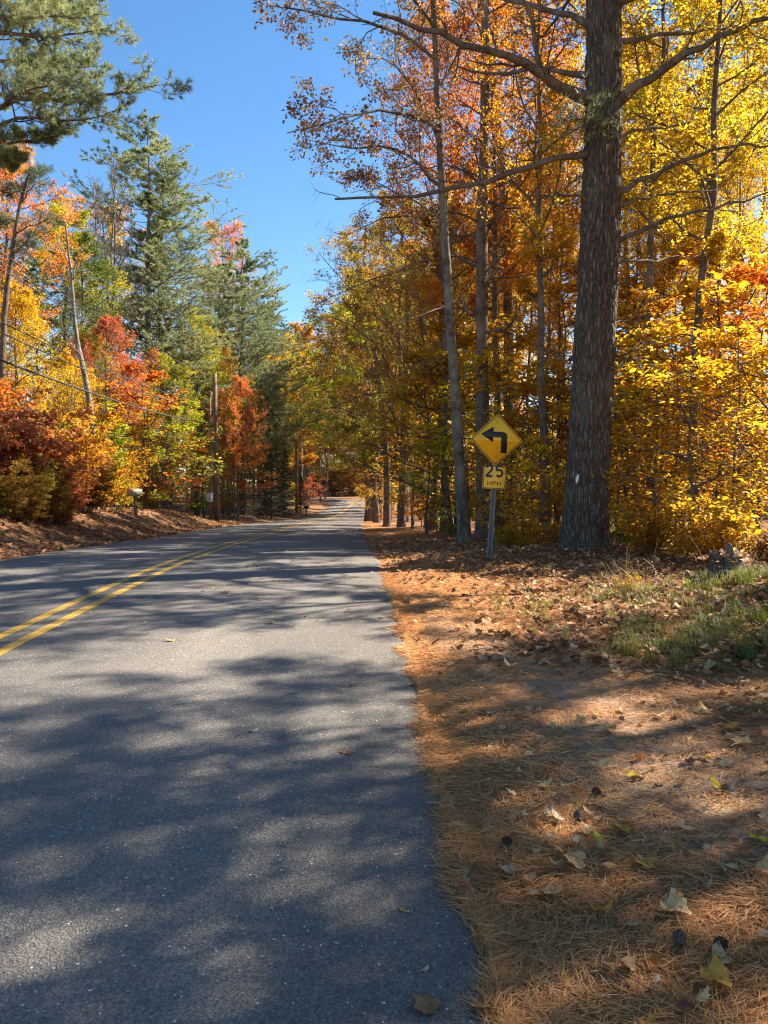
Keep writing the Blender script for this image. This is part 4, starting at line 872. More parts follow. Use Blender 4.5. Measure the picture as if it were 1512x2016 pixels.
for i in range(150):
    y = _rs.uniform(166, 215); px = _rs.uniform(560, 850); x = (px - CX) / F * y
    lm = ['goldbrown', 'green', 'goldbrown', 'russet'][i % 4]; wd_ = ['tawny', 'green', 'tawny', 'russet'][i % 4]
    place('sapling', i, x, y, _rs.uniform(4, 9), lm, 'bark_grey', 'beech_sapling', f'{wd_} undergrowth sapling beyond the bend', 'sapling', f'{wd_} saplings beyond the bend', wide=1.6)
for i, (px, d, top, lm) in enumerate([(748, 140, 720, 'goldbrown'), (770, 147, 680, 'olive'), (742, 156, 740, 'green'), (722, 170, 760, 'goldbrown'), (790, 150, 660, 'goldbrown')]):
    pplace('maple', i, px, d, top, lm, 'bark_dark', 'oak_tree', ['tawny oak at the outside of the far bend', 'olive oak just right of the far bend', 'green oak closing the far bend', 'brown oak behind the far bend', 'tall brown oak right of the far bend'][i], 'tree', 'oaks at the far bend', wide=1.4)
# woods closing the bend
for i in range(120):
    y = _rs.uniform(168, 235); px = _rs.uniform(520, 860); x = (px - CX) / F * y
    kd = _rs.choice(['bare', 'tall', 'pine', 'spruce'], p=[.55, .2, .15, .1])
    if kd == 'bare': place('bare', i, x, y, _rs.uniform(9, 14), None, 'bark_pale' if i % 3 == 0 else 'bark_grey', 'bare_tree', 'leafless grey tree beyond the bend of the road', 'tree', 'bare trees beyond the bend')
    elif kd == 'tall': place('tall', i, x, y, _rs.uniform(9, 15), 'goldbrown', 'bark_grey', 'oak_tree', 'brown oak in the woods beyond the bend', 'tree', 'oaks beyond the bend')
    elif kd == 'pine': place('pine', i, x, y, _rs.uniform(14, 20), 'pinefar', 'bark_pine', 'white_pine', 'blue green pine beyond the bend of the road', 'tree', 'pines beyond the bend')
    else: place('spruce', i, x, y, _rs.uniform(5, 9), 'spruce', 'bark_dark', 'spruce_tree', 'dark young spruce beyond the bend of the road', 'tree', 'spruces beyond the bend')
# ------------------------------------------------------------------ the turn sign
def prism(outl, y0, y1):
    """closed outline in x,z extruded from y0 (front) to y1"""
    o = np.asarray(outl, float); n = len(o); g = Geo()
    f = np.stack([o[:, 0], np.full(n, y0), o[:, 1]], -1); b = np.stack([o[:, 0], np.full(n, y1), o[:, 1]], -1)
    i = np.arange(n); j = (i + 1) % n
    from mathutils.geometry import tessellate_polygon
    tr = np.array(tessellate_polygon([[Vector((p[0], p[1], 0)) for p in o]]))
    g.add(np.concatenate([f, b]), np.stack([i, i + n, j + n, j], -1), np.concatenate([tr, tr[:, ::-1] + n]))
    return g
def rrect(wd, ht, r, n=5, rot=0):
    o = []
    for cx, cz, a0 in ((wd / 2 - r, ht / 2 - r, 0), (-wd / 2 + r, ht / 2 - r, 90), (-wd / 2 + r, -ht / 2 + r, 180), (wd / 2 - r, -ht / 2 + r, 270)):
        for k in range(n + 1):
            a_ = math.radians(a0 + 90 * k / n); o.append((cx + r * math.cos(a_), cz + r * math.sin(a_)))
    o = np.array(o); c, s = math.cos(rot), math.sin(rot)
    return np.stack([o[:, 0] * c - o[:, 1] * s, o[:, 0] * s + o[:, 1] * c], -1)
def ring(o1, o2, y):
    n = len(o1); g = Geo(); i = np.arange(n); j = (i + 1) % n
    v = np.concatenate([np.stack([o1[:, 0], np.full(n, y), o1[:, 1]], -1), np.stack([o2[:, 0], np.full(n, y), o2[:, 1]], -1)])
    g.add(v, np.stack([i, j, j + n, i + n], -1)); return g
def strokes(polys, wd, y, off=(0, 0), sc=1.0):
    g = Geo()
    for P in polys:
        P = np.asarray(P, float) * sc + np.array(off); n = len(P)
        T = np.gradient(P, axis=0)
        d = np.diff(P, axis=0); d = d / np.linalg.norm(d, axis=1, keepdims=True); N_ = np.stack([-d[:, 1], d[:, 0]], 1)
        m_ = np.empty((n, 2)); m_[0] = N_[0]; m_[-1] = N_[-1]
        for k in range(1, n - 1):
            q = N_[k - 1] + N_[k]; q /= np.linalg.norm(q); m_[k] = q / max(.45, q @ N_[k])
        a_ = P + m_ * wd / 2; b_ = P - m_ * wd / 2
        v = np.concatenate([np.stack([a_[:, 0], np.full(n, y), a_[:, 1]], -1), np.stack([b_[:, 0], np.full(n, y), b_[:, 1]], -1)])
        i = np.arange(n - 1); g.add(v, np.stack([i, i + 1, i + 1 + n, i + n], -1)); y -= .0002
    return g
def arc(cx, cz, rx_, rz_, a0, a1, n=14):
    a_ = np.radians(np.linspace(a0, a1, n)); return [(cx + rx_ * math.cos(t), cz + rz_ * math.sin(t)) for t in a_]

SD_ = 12.6
base = at(963.5, 1117, SD_); base[2] = tz(base[0], SD_)
px_m = SD_ / F
sign = empty('road_sign', (base[0], SD_, base[2] - .02), (0, math.radians(3.0), math.radians(-2)))
zc = (1117 - 876) * px_m; zp = (1117 - 950) * px_m
# U-channel post: flanges, webs and back
sec = np.array([(-.042, 0), (-.022, 0), (-.016, .034), (.016, .034), (.022, 0), (.042, 0), (.042, .004), (.026, .004), (.019, .039), (-.019, .039), (-.026, .004), (-.042, .004)])
g = Geo(); n = len(sec); zz = [-.25, zc + .12]
v = np.concatenate([np.stack([sec[:, 0], sec[:, 1], np.full(n, z)], -1) for z in zz]); i = np.arange(n); j = (i + 1) % n
g.add(v, np.stack([i, j, j + n, i + n], -1), None)
post = link('post', g.mesh('post', M['galv']), sign)
gh = Geo()
for z in np.arange(.08, zp - .3, .0508):
    a_ = np.arange(8) * math.pi / 4; c = np.stack([.005 * np.cos(a_), np.full(8, .0335), z + .005 * np.sin(a_)], -1)
    gh.add(c, None, [(0, k, k + 1) for k in range(1, 7)])
ho = link('bolt_holes', gh.mesh('bolt_holes', M['box_black']), post)
S24 = .610
d_o = rrect(S24, S24, .038, 6, math.radians(45)); panel_c = zc
def placed(nm, g, m_, par, dz): o = link(nm, g.mesh(nm, m_), par); o.location = (0, 0, dz); return o
pan = placed('warning_panel', prism(d_o, -.012, -.009), M['sign_yellow'], sign, panel_c)
def child(nm, g, m_, par): return link(nm, g.mesh(nm, m_), par)
child('border', ring(rrect(S24 - .022, S24 - .022, .033, 6, math.radians(45)), rrect(S24 - .048, S24 - .048, .026, 6, math.radians(45)), -.0125), M['sign_black'], pan)
hd = S24 * math.sqrt(2) / 2
arrow = [(-.60, .20), (-.13, .50), (-.13, .31)] + arc(.22, .13, .19, .18, 90, 0, 7) + [(.41, -.50), (.18, -.50), (.18, .06)] + arc(.14, .06, .04, .04, 0, 90, 4) + [(-.13, .10), (-.13, -.10)]
child('left_turn_arrow', prism(np.array(arrow) * hd + np.array((.0, .0)), -.0132, -.0121), M['sign_black'], pan)
for z in (-.2, .2):
    a_ = np.arange(10) * math.pi / 5; child('bolt', prism(np.stack([.008 * np.cos(a_), z * 1.45 + .008 * np.sin(a_)], -1), -.017, -.0122), M['galv'], pan)
PW = .378
pl = placed('speed_plate', prism(rrect(PW, PW, .03, 5), -.0105, -.0075), M['sign_yellow'], sign, zp); pl.rotation_euler = (0, 0, 0)
child('border', ring(rrect(PW - .016, PW - .016, .026, 5), rrect(PW - .036, PW - .036, .02, 5), -.011), M['sign_black'], pl)
two = [arc(.30, .72, .24, .235, 172, -8, 14) + [(.50, .58), (.42, .47), (.06, .10), (.06, .055), (.60, .055)]]
two = [arc(.30, .71, .245, .235, 170, -20, 14) + [(.46, .52), (.10, .10)], [(.02, .055), (.60, .055)]]
five = [[(.56, .945), (.10, .945), (.065, .50)], arc(.30, .335, .25, .275, 140, -145, 18)]
hgt = .168
child('digit_two', strokes(two, .039, -.0112, (-.150, .008), hgt * 1.18), M['sign_black'], pl)
child('digit_five', strokes(five, .039, -.0112, (.018, .008), hgt * 1.18), M['sign_black'], pl)
mph = [('M', [[(0, 0), (0, 1), (.45, .25), (.9, 1), (.9, 0)]]), ('P', [[(0, 0), (0, .96), (.45, .96)] + arc(.45, .71, .26, .25, 90, -90, 8)[1:] + [(.0, .46)]]), ('H', [[(0, 0), (0, 1)], [(.72, 0), (.72, 1)], [(0, .5), (.72, .5)]])]
xo = -.105
for nm, ps in mph:
    child('letter_' + nm.lower(), strokes(ps, .0125, -.0112, (xo, -.136), .072), M['sign_black'], pl); xo += {'M': .090, 'P': .072, 'H': 0}[nm]
tag(sign, 'yellow diamond left turn sign with 25 MPH plate on a steel post', 'road sign')

# orange marker stake in the shrubs
p = gnd(1041, 1052); D_ = 16.0; p = at(1041, 1050, D_); p[2] = tz(p[0], D_)
g = Geo(); o_ = rrect(.05, .012, .005, 3); n = len(o_)
zz = [-.1, .75, .8]; sc_ = [1, 1, .5]
v = np.concatenate([np.stack([o_[:, 0] * s, o_[:, 1], np.full(n, z)], -1) for z, s in zip(zz, sc_)]); q = []
for k in range(2):
    for i in range(n): q.append((k * n + i, k * n + (i + 1) % n, (k + 1) * n + (i + 1) % n, (k + 1) * n + i))
g.add(v, q, [(2 * n, 2 * n + k, 2 * n + k + 1) for k in range(1, n - 1)])
o = link('marker_stake', g.mesh('marker_stake', M['stake'])); o.location = p; o.rotation_euler = (.05, .04, .3); tag(o, 'thin orange marker stake in the shrubs right of the sign post', 'stake')

# ------------------------------------------------------------------ utility poles, wires, mailboxes
def cyl(r0, r1, z0, z1, S=14, x=0, y=0):
    g = Geo(); tubes(g, np.array([[(x, y, z0), (x, y, (z0 + z1) / 2), (x, y, z1)]]), np.array([[r0, (r0 + r1) / 2, r1]]), S, cap=True); return g
def box(a, b, c, x, y, z, r=.02):
    g = prism(rrect(a, c, r, 2), y - b / 2, y + b / 2); g.v[0] = g.v[0] + np.array([x, 0, z], np.float32); return g
def pole(px, d, top, label, r=.15):
    x = (px - CX) / F * d; z = tz(x, d); h = at(px, top, d)[2] - z
    root = empty('utility_pole', (x, d, z), (0, math.radians(-.4), 0))
    link('shaft', cyl(r * 1.12, r * .75, -.3, h).mesh('shaft', M['pole'], False), root)
    return root, x, z, h
p1, x1, z1, h1 = pole(427, 46, 735, '')
tag(p1, 'tallest brown utility pole, nearest on the left with thin riser pole', 'utility pole', 'utility poles along the left side')
for zz in (h1 - .25, h1 - .9, h1 - 1.5):
    g = Geo(); tubes(g, np.array([[(-.13, -.02, zz), (-.26, -.02, zz + .02), (-.26, -.02, zz + .12)]]), np.full((1, 3), .02), 6, cap=True); link('insulator', g.mesh('insulator', M['box_grey']), p1)
link('equipment_box', box(.34, .3, .55, .20, -.12, 3.35).mesh('equipment_box', M['box_black']), p1)
link('cable_clamp', box(.3, .4, .12, 0, 0, 5.3, .03).mesh('cable_clamp', M['box_black']), p1)
x = (415 - CX) / F * 45.6; zz0 = tz(x, 45.6)
sp = empty('riser_pole', (x, 45.6, zz0)); hs = at(415, 772, 45.6)[2] - zz0
link('shaft', cyl(.075, .06, -.3, hs).mesh('shaft', M['pole']), sp)
link('cable_box', box(.24, .25, .34, -.05, 0, hs - .1, .03).mesh('cable_box', M['pole']), sp)
link('meter_box', box(.34, .2, .55, -.02, -.14, 1.45, .03).mesh('meter_box', M['box_grey']), sp)
tag(sp, 'thin riser pole with grey meter box close beside the nearest utility pole', 'pole')
p2, x2, z2, h2 = pole(584, 95, 866, '')
tag(p2, 'second utility pole along the road beside the spruces', 'utility pole', 'utility poles along the left side')
p3_, x3, z3, h3 = pole(631, 131, 893, '')
tag(p3_, 'farthest utility pole at the bend', 'utility pole', 'utility poles along the left side')
for pr, hh_ in ((p2, h2), (p3_, h3)):
    g = Geo(); tubes(g, np.array([[(-.13, -.02, hh_ - .3), (-.26, -.02, hh_ - .28), (-.26, -.02, hh_ - .16)]]), np.full((1, 3), .02), 6, cap=True); link('insulator', g.mesh('insulator', M['box_grey']), pr)
def wire(a, b, sag, r, label, M_=24):
    a = np.array(a, float); b = np.array(b, float); t = np.linspace(0, 1, M_)[:, None]
    P = a + (b - a) * t; P[:, 2] -= sag * 4 * (t * (1 - t))[:, 0]
    g = Geo(); tubes(g, P[None] - a, np.full((1, M_), r), 6)
    o = link('overhead_cable', g.mesh('overhead_cable', M['wire'], True)); o.location = a
    tag(o, label, 'cable', 'overhead cables')
x0, y0 = -9.0, -3.0
def zat(py, d): return H + (HZ - py) / F * d
for k, (zp_, pl_, r, lb) in enumerate([(z1 + h1 - .12, 478, .013, 'topmost overhead wire running to the nearest pole'), (z1 + h1 - .75, 496, .013, 'second overhead wire from the top on the left'), (z1 + h1 - 1.35, 512, .013, 'third overhead wire from the top on the left'),
                                       (6.5, 622, .016, 'upper of the two middle overhead cables on the left'), (6.1, 644, .016, 'lower of the two middle overhead cables on the left'), (5.3, 700, .03, 'thick black lowest overhead cable on the left')]):
    dm = 18.4; zm = zat(pl_, dm); t = (dm - y0) / (46 - y0); zs = zp_ + .4; sag = max(.1, (zs + (zp_ - zs) * t - zm) / (4 * t * (1 - t)))
    wire((x0, y0, zs), (x1 - (.26 if k < 3 else .15), 46 - .02, zp_), sag, r, lb)
for k, dz in enumerate((.12, .75, 1.35, 2.6, 3.2)):
    wire((x1 - .2, 46, z1 + h1 - dz), (x2 - .2, 95, z2 + h2 - dz - .1), .55, .02 if k < 4 else .03, ['topmost', 'second', 'third', 'fourth', 'lowest'][k] + ' wire between the first and second utility poles')
for k, dz in enumerate((.2, 1.4, 2.8)):
    wire((x2 - .2, 95, z2 + h2 - dz), (x3 - .2, 131, z3 + h3 - dz), .4, .014, ['top', 'middle', 'bottom'][k] + ' wire between the second and third utility poles')

def mailbox(px, d, hpost, wbox, m_box, label, rz):
    x = (px - CX) / F * d; z = tz(x, d); r = empty('mailbox', (x, d, z), (0, 0, rz))
    link('post', box(.1, .1, hpost + .2, 0, 0, hpost / 2 - .1, .008).mesh('post', M['pole']), r)
    prof = [(-.5, 0), (.5, 0), (.5, .55)] + arc(0, .55, .5, .5, 0, 180, 9)[1:-1] + [(-.5, .55)]
    o = np.array(prof) * wbox
    bd = link('box', prism(o, -.26, .24).mesh('box', m_box), r); bd.location = (0, 0, hpost)
    dr = link('door', prism(o * .94 + np.array([0, .005]), -.272, -.2605).mesh('door', m_box), r); dr.location = (0, 0, hpost)
    fl = link('flag', box(.012, .03, .14, wbox * .5 + .008, -.1, hpost + wbox * .75, .004).mesh('flag', M['stake']), r)
    return tag(r, label, 'mailbox')
mailbox(266, 29, .75, .27, M['cream'], 'weathered cream mailbox on a post on the left bank', math.radians(-60))
mailbox(603, 88, 1.0, .34, M['box_black'], 'small dark mailbox by the second utility pole', math.radians(80))

# ------------------------------------------------------------------ stump and lump on the grassy mound
rng = np.random.default_rng(77)
def stump(px, d, r, h, label, seed, cat='stump', zoff=0):
    x = (px - CX) / F * d; z = tz(x, d) - .08 + zoff; rg = np.random.default_rng(seed)
    S, nz = 40, 18; a_ = np.arange(S) * 2 * np.pi / S; t = np.linspace(0, 1, nz)
    A, T_ = np.meshgrid(a_, t); top = h * (.45 + .9 * noise3(np.stack([np.cos(A) * 2.1 + 5, np.sin(A) * 2.1 + 5, A * 0 + seed], -1)) + .25 * noise3(np.stack([np.cos(A) * 7 + 5, np.sin(A) * 7 + 5, A * 0 + seed], -1)))
    rad = r * (1.25 - .5 * T_ ** .6 + .3 * np.exp(-T_ * 6) * np.cos(A * 4 + seed)) * (1 + .35 * (noise3(np.stack([np.cos(A) * 3 + 9, np.sin(A) * 3 + 9, T_ * 1.2 + seed], -1)) - .5) + .12 * (noise3(np.stack([np.cos(A) * 12 + 9, np.sin(A) * 12 + 9, T_ * 1.5], -1)) - .5))
    v = np.stack([rad * np.cos(A), rad * np.sin(A), T_ * top], -1)
    inner = v[-1] * np.array([.72, .72, .8]); core = np.mean(inner, 0) * np.array([1, 1, .35])
    g = Geo(); n_, k = np.meshgrid(np.arange(nz - 1), np.arange(S), indexing='ij'); k2 = (k + 1) % S; b = n_ * S
    q = np.stack([b + k, b + k2, b + S + k2, b + S + k], -1).reshape(-1, 4); kk = np.arange(S); kk2 = (kk + 1) % S; e = (nz - 1) * S
    q2 = np.stack([e + kk, e + kk2, e + S + kk2, e + S + kk], -1); tr = np.stack([e + S + kk, e + S + kk2, np.full(S, e + 2 * S)], -1)
    g.add(np.concatenate([v.reshape(-1, 3), inner, core[None]]), np.concatenate([q, q2]), tr)
    o = link('tree_stump' if cat == 'stump' else 'wood_chunk', g.mesh('stump', M['stump'], True)); o.location = (x, d, z); o.rotation_euler = (-.1, .12, 1.0)
    return tag(o, label, cat)
stump(1434, 8.7, .20, .34, 'weathered grey broken tree stump on the grassy mound', 4)
stump(1366, 9.0, .085, .14, 'small grey wood chunk left of the broken stump', 9, 'wood', .03)

# ------------------------------------------------------------------ litter, grass, needles
def scatter_on(x, y, lift=0.0):
    z = terrain(x, y); s, rz_ = near(x, y); onr = np.abs(s) < HW + .02
    z = np.where(onr, np.maximum(z, rz_ - .012 * np.abs(s) + .016), z)
    return np.stack([x, y, z + lift], -1), s
def needle_litter():
    rg = np.random.default_rng(101); N_ = 230000
    y = 1.55 + 9.5 * rg.random(N_) ** 1.7; ex = np.interp(y, PATH[:, 1], PATH[:, 0]) + HW + .03
    u = -.10 + 4.2 * rg.random(N_) ** 1.15
    x = ex + u
    edge = (noise2(x * 5, y * 5, 50) - .5) * .16
    dens = noise2(x * 1.6, y * 1.6, 51); thin = sstep(3.0, 1.4, u + (noise2(x * .9, y * .9, 52) - .5) * 1.5)
    sandm = np.exp(-((x - (1.15 + (5 - y) * .2)) / .36) ** 2) * sstep(.36, .56, noise2(x * 1.3, y * .9, 14)) * sstep(8, 6.2, y) * sstep(2.6, 3.2, y)
    keep = (u > edge - .02) & (rg.random(N_) < (.35 + .75 * dens) * (.18 + .82 * thin) * (1 - .93 * sandm))
    eb = rg.random(N_) < .16; u = np.where(eb, rg.normal(.02, .085, N_), u); x = np.where(eb, ex + u, x)
    keep = np.where(eb, u > -.02 - .09 * sstep(.45, .8, noise2(y * 3.3, y * 0, 57)) - .03 * rg.random(N_), keep)
    x, y = x[keep], y[keep]; n = len(x)
    p, _ = scatter_on(x, y); p[:, 2] += rg.random(n) ** 2 * .018
    # clumped directions
    a_ = noise2(x * 3, y * 3, 53) * 12 + rg.normal(0, .9, n)
    L_ = rg.uniform(.05, .105, n); d = np.stack([np.cos(a_), np.sin(a_), rg.normal(.02, .14, n)], -1)
    w_ = np.stack([-np.sin(a_), np.cos(a_), rg.normal(0, .5, n)], -1) * (.0008 + .00012 * y)[:, None]
    mid = p + d * (L_ * .5)[:, None] + np.stack([-np.sin(a_), np.cos(a_), 0 * a_ + .2], -1) * (L_ * rg.normal(0, .12, n))[:, None]
    v = np.stack([p - w_, p + w_, mid + w_, mid - w_, p + d * L_[:, None]], 1)
    r = np.clip(.55 * rg.random(n) + .6 * noise2(x * 1.9, y * 1.9, 54) - .05, 0, 1)
    g = Geo(); i = np.arange(n)[:, None] * 5
    g.add(v, i + np.array([0, 1, 2, 3]), i + np.array([3, 2, 4]), np.repeat(r, 5))
    o = link('pine_needle_litter', g.mesh('pine_needle_litter', M['needles'])); tag(o, 'orange brown fallen pine needles covering the right verge', 'pine needles', None, 'stuff')
needle_litter()

def curled(g, rg, p, size, nzv=1.6, r=None):
    """small curled dead leaves: six-sided blades folded on the midrib"""
    n = len(p); nn = nrm(np.array([0, 0, nzv]) + rg.normal(0, .55, (n, 3))); ax = nrm(np.cross(nn, rg.normal(0, 1, (n, 3)))); sd = np.cross(nn, ax)
    L_ = (size * rg.uniform(.6, 1.3, n))[:, None]; W_ = L_ * rg.uniform(.28, .5, n)[:, None]; f = nn * L_ * rg.uniform(-.1, .3, n)[:, None]; c = nn * L_ * rg.uniform(-.05, .35, n)[:, None]
    b = p - ax * L_ * .5
    v = np.stack([b + c, b + ax * L_ * .3 + sd * W_ + f, b + ax * L_ * .55 + sd * W_ * .55 + f * .8, b + ax * L_ * .7 + sd * W_ * .8 + f, b + ax * L_ + c,
                  b + ax * L_ * .7 - sd * W_ * .8 + f, b + ax * L_ * .55 - sd * W_ * .55 + f * .8, b + ax * L_ * .3 - sd * W_ + f, b + ax * L_ * .5], 1)
    i = np.arange(n)[:, None] * 9; k = np.arange(8)
    t = np.stack([np.full(8, 8), k, (k + 1) % 8], -1)
    g.add(v, None, (i[:, :, None] + t[None]).reshape(-1, 3), np.repeat(rg.random(n) if r is None else r, 9))
def leaf_litter():
    rg = np.random.default_rng(111)
    g = Geo()
    N_ = 30000; y = 1.8 + 20 * rg.random(N_) ** 1.4; ex = np.interp(y, PATH[:, 1], PATH[:, 0]) + HW; u = .1 + (y * .62 + 1) * rg.random(N_); x = ex + u
    keep = rg.random(N_) < np.clip(sstep(.3, 2.6, u + (noise2(x * .8, y * .8, 60) - .5) * 2.2) * 1.0 + .05 + .5 * sstep(9, 14, y), 0, 1) * (.4 + .9 * noise2(x * 1.7, y * 1.7, 61))
    keep &= (y > 5.2) | (rg.random(N_) < .08 + .75 * sstep(1.5, 2.4, u) * sstep(2.6, 3.6, y))
    p, _ = scatter_on(x[keep], y[keep], .012); p[:, 2] += rg.random(len(p)) * .02
    sx_ = (1434 - CX) / F * 8.7; p = np.concatenate([p, np.array([sx_, 8.7, tz(sx_, 8.7) + .24]) + rg.normal(0, 1, (110, 3)) * np.array([.11, .11, .04])])
    curled(g, rg, p, np.where(p[:, 1] < 5.5, .055, .085))
    o = link('leaf_litter', g.mesh('leaf_litter', M['litter'])); tag(o, 'brown curled dead leaves strewn over the right verge and mound', 'leaf litter', None, 'stuff')
    g = Geo(); N_ = 11000; y = 8 + 40 * rg.random(N_) ** 1.4; ex = np.interp(y, PATH[:, 1], PATH[:, 0]) - HW; u = .15 + 7 * rg.random(N_) ** 1.3; x = ex - u
    p, _ = scatter_on(x, y, .012); p[:, 2] += rg.random(len(p)) * .03; curled(g, rg, p, .11)
    o = link('leaf_litter', g.mesh('leaf_litter', M['litter'])); tag(o, 'brown dead leaves covering the left bank', 'leaf litter', None, 'stuff')
    g = Geo(); N_ = 330; y = 7 + 60 * rg.random(N_) ** 1.5; x = np.interp(y, PATH[:, 1], PATH[:, 0]) + rg.uniform(-3.2, 3.2, N_); e = np.abs(rg.random(N_))
    p, _ = scatter_on(x, y, .012); curled(g, rg, p, .06, 2.2, .45 + .5 * rg.random(N_))
    o = link('road_leaves', g.mesh('road_leaves', M['litter'])); tag(o, 'scattered small dead leaves far along the asphalt', 'fallen leaves', None, 'stuff')
leaf_litter()

def grass():
    rg = np.random.default_rng(121); g = Geo()
    C = np.array([(3.9, 7.9, .9, 1.4, 1.0), (3.3, 6.6, .6, .7, .8), (2.6, 6.4, .35, .4, .7), (2.0, 8.4, .35, .3, .12), (2.7, 8.6, .35, .35, .3), (4.2, 6.0, .5, .7, .6), (2.1, 5.9, .3, .25, .35), (4.5, 8.4, .5, .5, 1.2), (3.85, 8.25, .3, .16, .9), (1.5, 7.7, .3, .25, .06), (3.0, 5.4, .3, .3, .3)])
    for cx, cy_, sx, sy, wgt in C:
        tuf = rg.normal(0, 1, (int(62 * wgt) + 3, 2)) * np.array([sx, sy]) + np.array([cx, cy_])
        k = np.repeat(np.arange(len(tuf)), 34); n = len(k)
        xy = tuf[k] + rg.normal(0, .035, (n, 2)); p, _ = scatter_on(xy[:, 0], xy[:, 1], -.005)
        ta = rg.uniform(0, 6.28, len(tuf))
        a_ = ta[k] + rg.normal(0, 1.0, n); L_ = rg.uniform(.06, .21, n) * (.6 + .8 * rg.random(len(tuf)))[k]; bend = rg.uniform(.25, 1.1, n)
        d = np.stack([np.cos(a_), np.sin(a_), 0 * a_], -1); w_ = np.stack([-np.sin(a_), np.cos(a_), 0 * a_], -1) * rg.uniform(.0016, .0032, n)[:, None]
        m1 = p + d * (L_ * bend * .3)[:, None] + np.array([0, 0, 1]) * (L_ * .55)[:, None]; m2 = p + d * (L_ * bend * .9)[:, None] + np.array([0, 0, 1]) * (L_ * (.95 - .45 * bend))[:, None]
        v = np.stack([p - w_, p + w_, m1 + w_ * .8, m1 - w_ * .8, m2], 1); i = np.arange(n)[:, None] * 5
        r = np.clip(.3 * rg.random(n) + .8 * rg.random(len(tuf))[k] ** 1.3, 0, 1)
        g.add(v, i + np.array([0, 1, 2, 3]), i + np.array([3, 2, 4]), np.repeat(r, 5))
    o = link('grass', g.mesh('grass', M['grass'])); tag(o, 'green grass tufts on the mound right of the verge', 'grass', None, 'stuff')
    # dead stalks
    g = Geo(); n = 120; c = np.array([(3.0, 9.4), (2.75, 8.9), (3.3, 9.9), (4.9, 9.6), (4.4, 9.9)])[rg.integers(0, 5, n)] + rg.normal(0, .18, (n, 2)); p, _ = scatter_on(c[:, 0], c[:, 1])
    d = nrm(np.stack([rg.normal(0, .6, n), rg.normal(0, .5, n), rg.uniform(.3, 1, n)], -1)); L_ = rg.uniform(.15, .55, n)[:, None]
    tubes(g, np.stack([p, p + d * L_ * .55 + np.array([0, 0, .03]), p + d * L_ + rg.normal(0, .04, (n, 3))], 1), np.array([[.004, .003, .0015]]).repeat(n, 0), 3, rg.random(n))
    o = link('dead_stalks', g.mesh('dead_stalks', M['dry'])); tag(o, 'pale dead weed stalks on the sunlit mound', 'weeds', None, 'stuff')
grass()

# ------------------------------------------------------------------ single fallen leaves and cones near the camera
def outline(kind):
    if kind == 'maple':
        a_ = [-90, -70, -50, -32, -8, 10, 22, 40, 52, 66, 78, 90]; r_ = [.20, .50, .50, .68, .76, .60, .66, .86, .72, .70, .78, .96]
    elif kind == 'oak':
        a_ = [-90, -60, -35, -20, 5, 18, 38, 46, 60, 68, 78, 90]; r_ = [.62, .20, .44, .22, .50, .26, .62, .40, .78, .58, .86, 1.0]
    else:
        a_ = [-90, -70, -45, -20, 0, 20, 40, 60, 75, 82, 87, 90]; r_ = [.62, .60, .52, .46, .44, .46, .52, .66, .82, .90, .96, 1.0]
    P = [(r * math.cos(math.radians(t)), r * math.sin(math.radians(t))) for t, r in zip(a_, r_)]
    return np.array(P + [(-x, y) for x, y in P[-2:0:-1]])
def leafmesh(kind, seed):
    rg = np.random.default_rng(seed); o = outline(kind) * .5; o = o * (1 + rg.normal(0, .05, o.shape)); n = len(o)
    ax = rg.uniform(0, 3.14); c1 = rg.uniform(.3, 1.0); c2 = rg.uniform(-.6, 1.0)
    def zf(p): q = p[:, 0] * math.cos(ax) + p[:, 1] * math.sin(ax); return c1 * q * q * 1.6 + c2 * np.abs(p[:, 0]) ** 1.5 * .8 + .05 * np.sin(p[:, 0] * 14 + seed) * np.abs(p[:, 1])
    mid = o * .5; V = np.concatenate([o, mid, [(0, 0)]]); V = np.concatenate([V, zf(V)[:, None]], 1); V[:n, 2] += rg.normal(0, .025, n); V[:, 2] -= V[:, 2].min()
    i = np.arange(n); j = (i + 1) % n; g = Geo()
    g.add(V, np.stack([i, j, j + n, i + n], -1), np.stack([i + n, j + n, np.full(n, 2 * n)], -1))
    st = np.array([[(0, -.1, V[2 * n, 2] + .004), (.02, -.5, .06), (.06, -.8, .03)]]); tubes(g, st, np.full((1, 3), .014), 4)
    return g.mesh('fallen_leaf', None, True)
LM = {k: [leafmesh(k, s) for s in range(4)] for k in ('maple', 'oak', 'oval')}
def deadleaf(name, c, trans=.25):
    m_, N, L, P = mat(name); t = tex(N, L, 'Noise', 5.0, None, Detail=6.0)
    r = ramp(N, [(.3, tuple(x * .5 for x in c)), (.5, c), (.8, tuple(min(1, x * 1.15) for x in c))]); L.new(t.outputs[0], r.inputs[0])
    L.new(r.outputs[0], P.inputs['Base Color']); P.inputs['Roughness'].default_value = .7; P.inputs['Specular IOR Level'].default_value = .15
    tr = N.new('ShaderNodeBsdfTranslucent'); L.new(r.outputs[0], tr.inputs[0]); mx = N.new('ShaderNodeMixShader'); mx.inputs[0].default_value = trans
    L.new(P.outputs[0], mx.inputs[1]); L.new(tr.outputs[0], mx.inputs[2]); L.new(mx.outputs[0], N['Material Output'].inputs['Surface']); bump(N, L, P, t.outputs[0], .5, .08)
    return m_
LC = {'tan': (.54, .33, .14), 'cream': (.62, .42, .19), 'white': (.64, .50, .32), 'yellow': (.66, .46, .04), 'gold': (.56, .28, .05), 'brown': (.34, .17, .07), 'rust': (.40, .13, .03), 'maroon': (.16, .035, .04), 'grey': (.40, .28, .17)}
LMAT = {k: deadleaf(k + '_dead_leaf', v) for k, v in LC.items()}
def c6(x, y): return 800 + x / 2.1236, 1400 + y / 2.1236
def c5(x, y): return 700 + x / 1.862, 1000 + y / 1.862
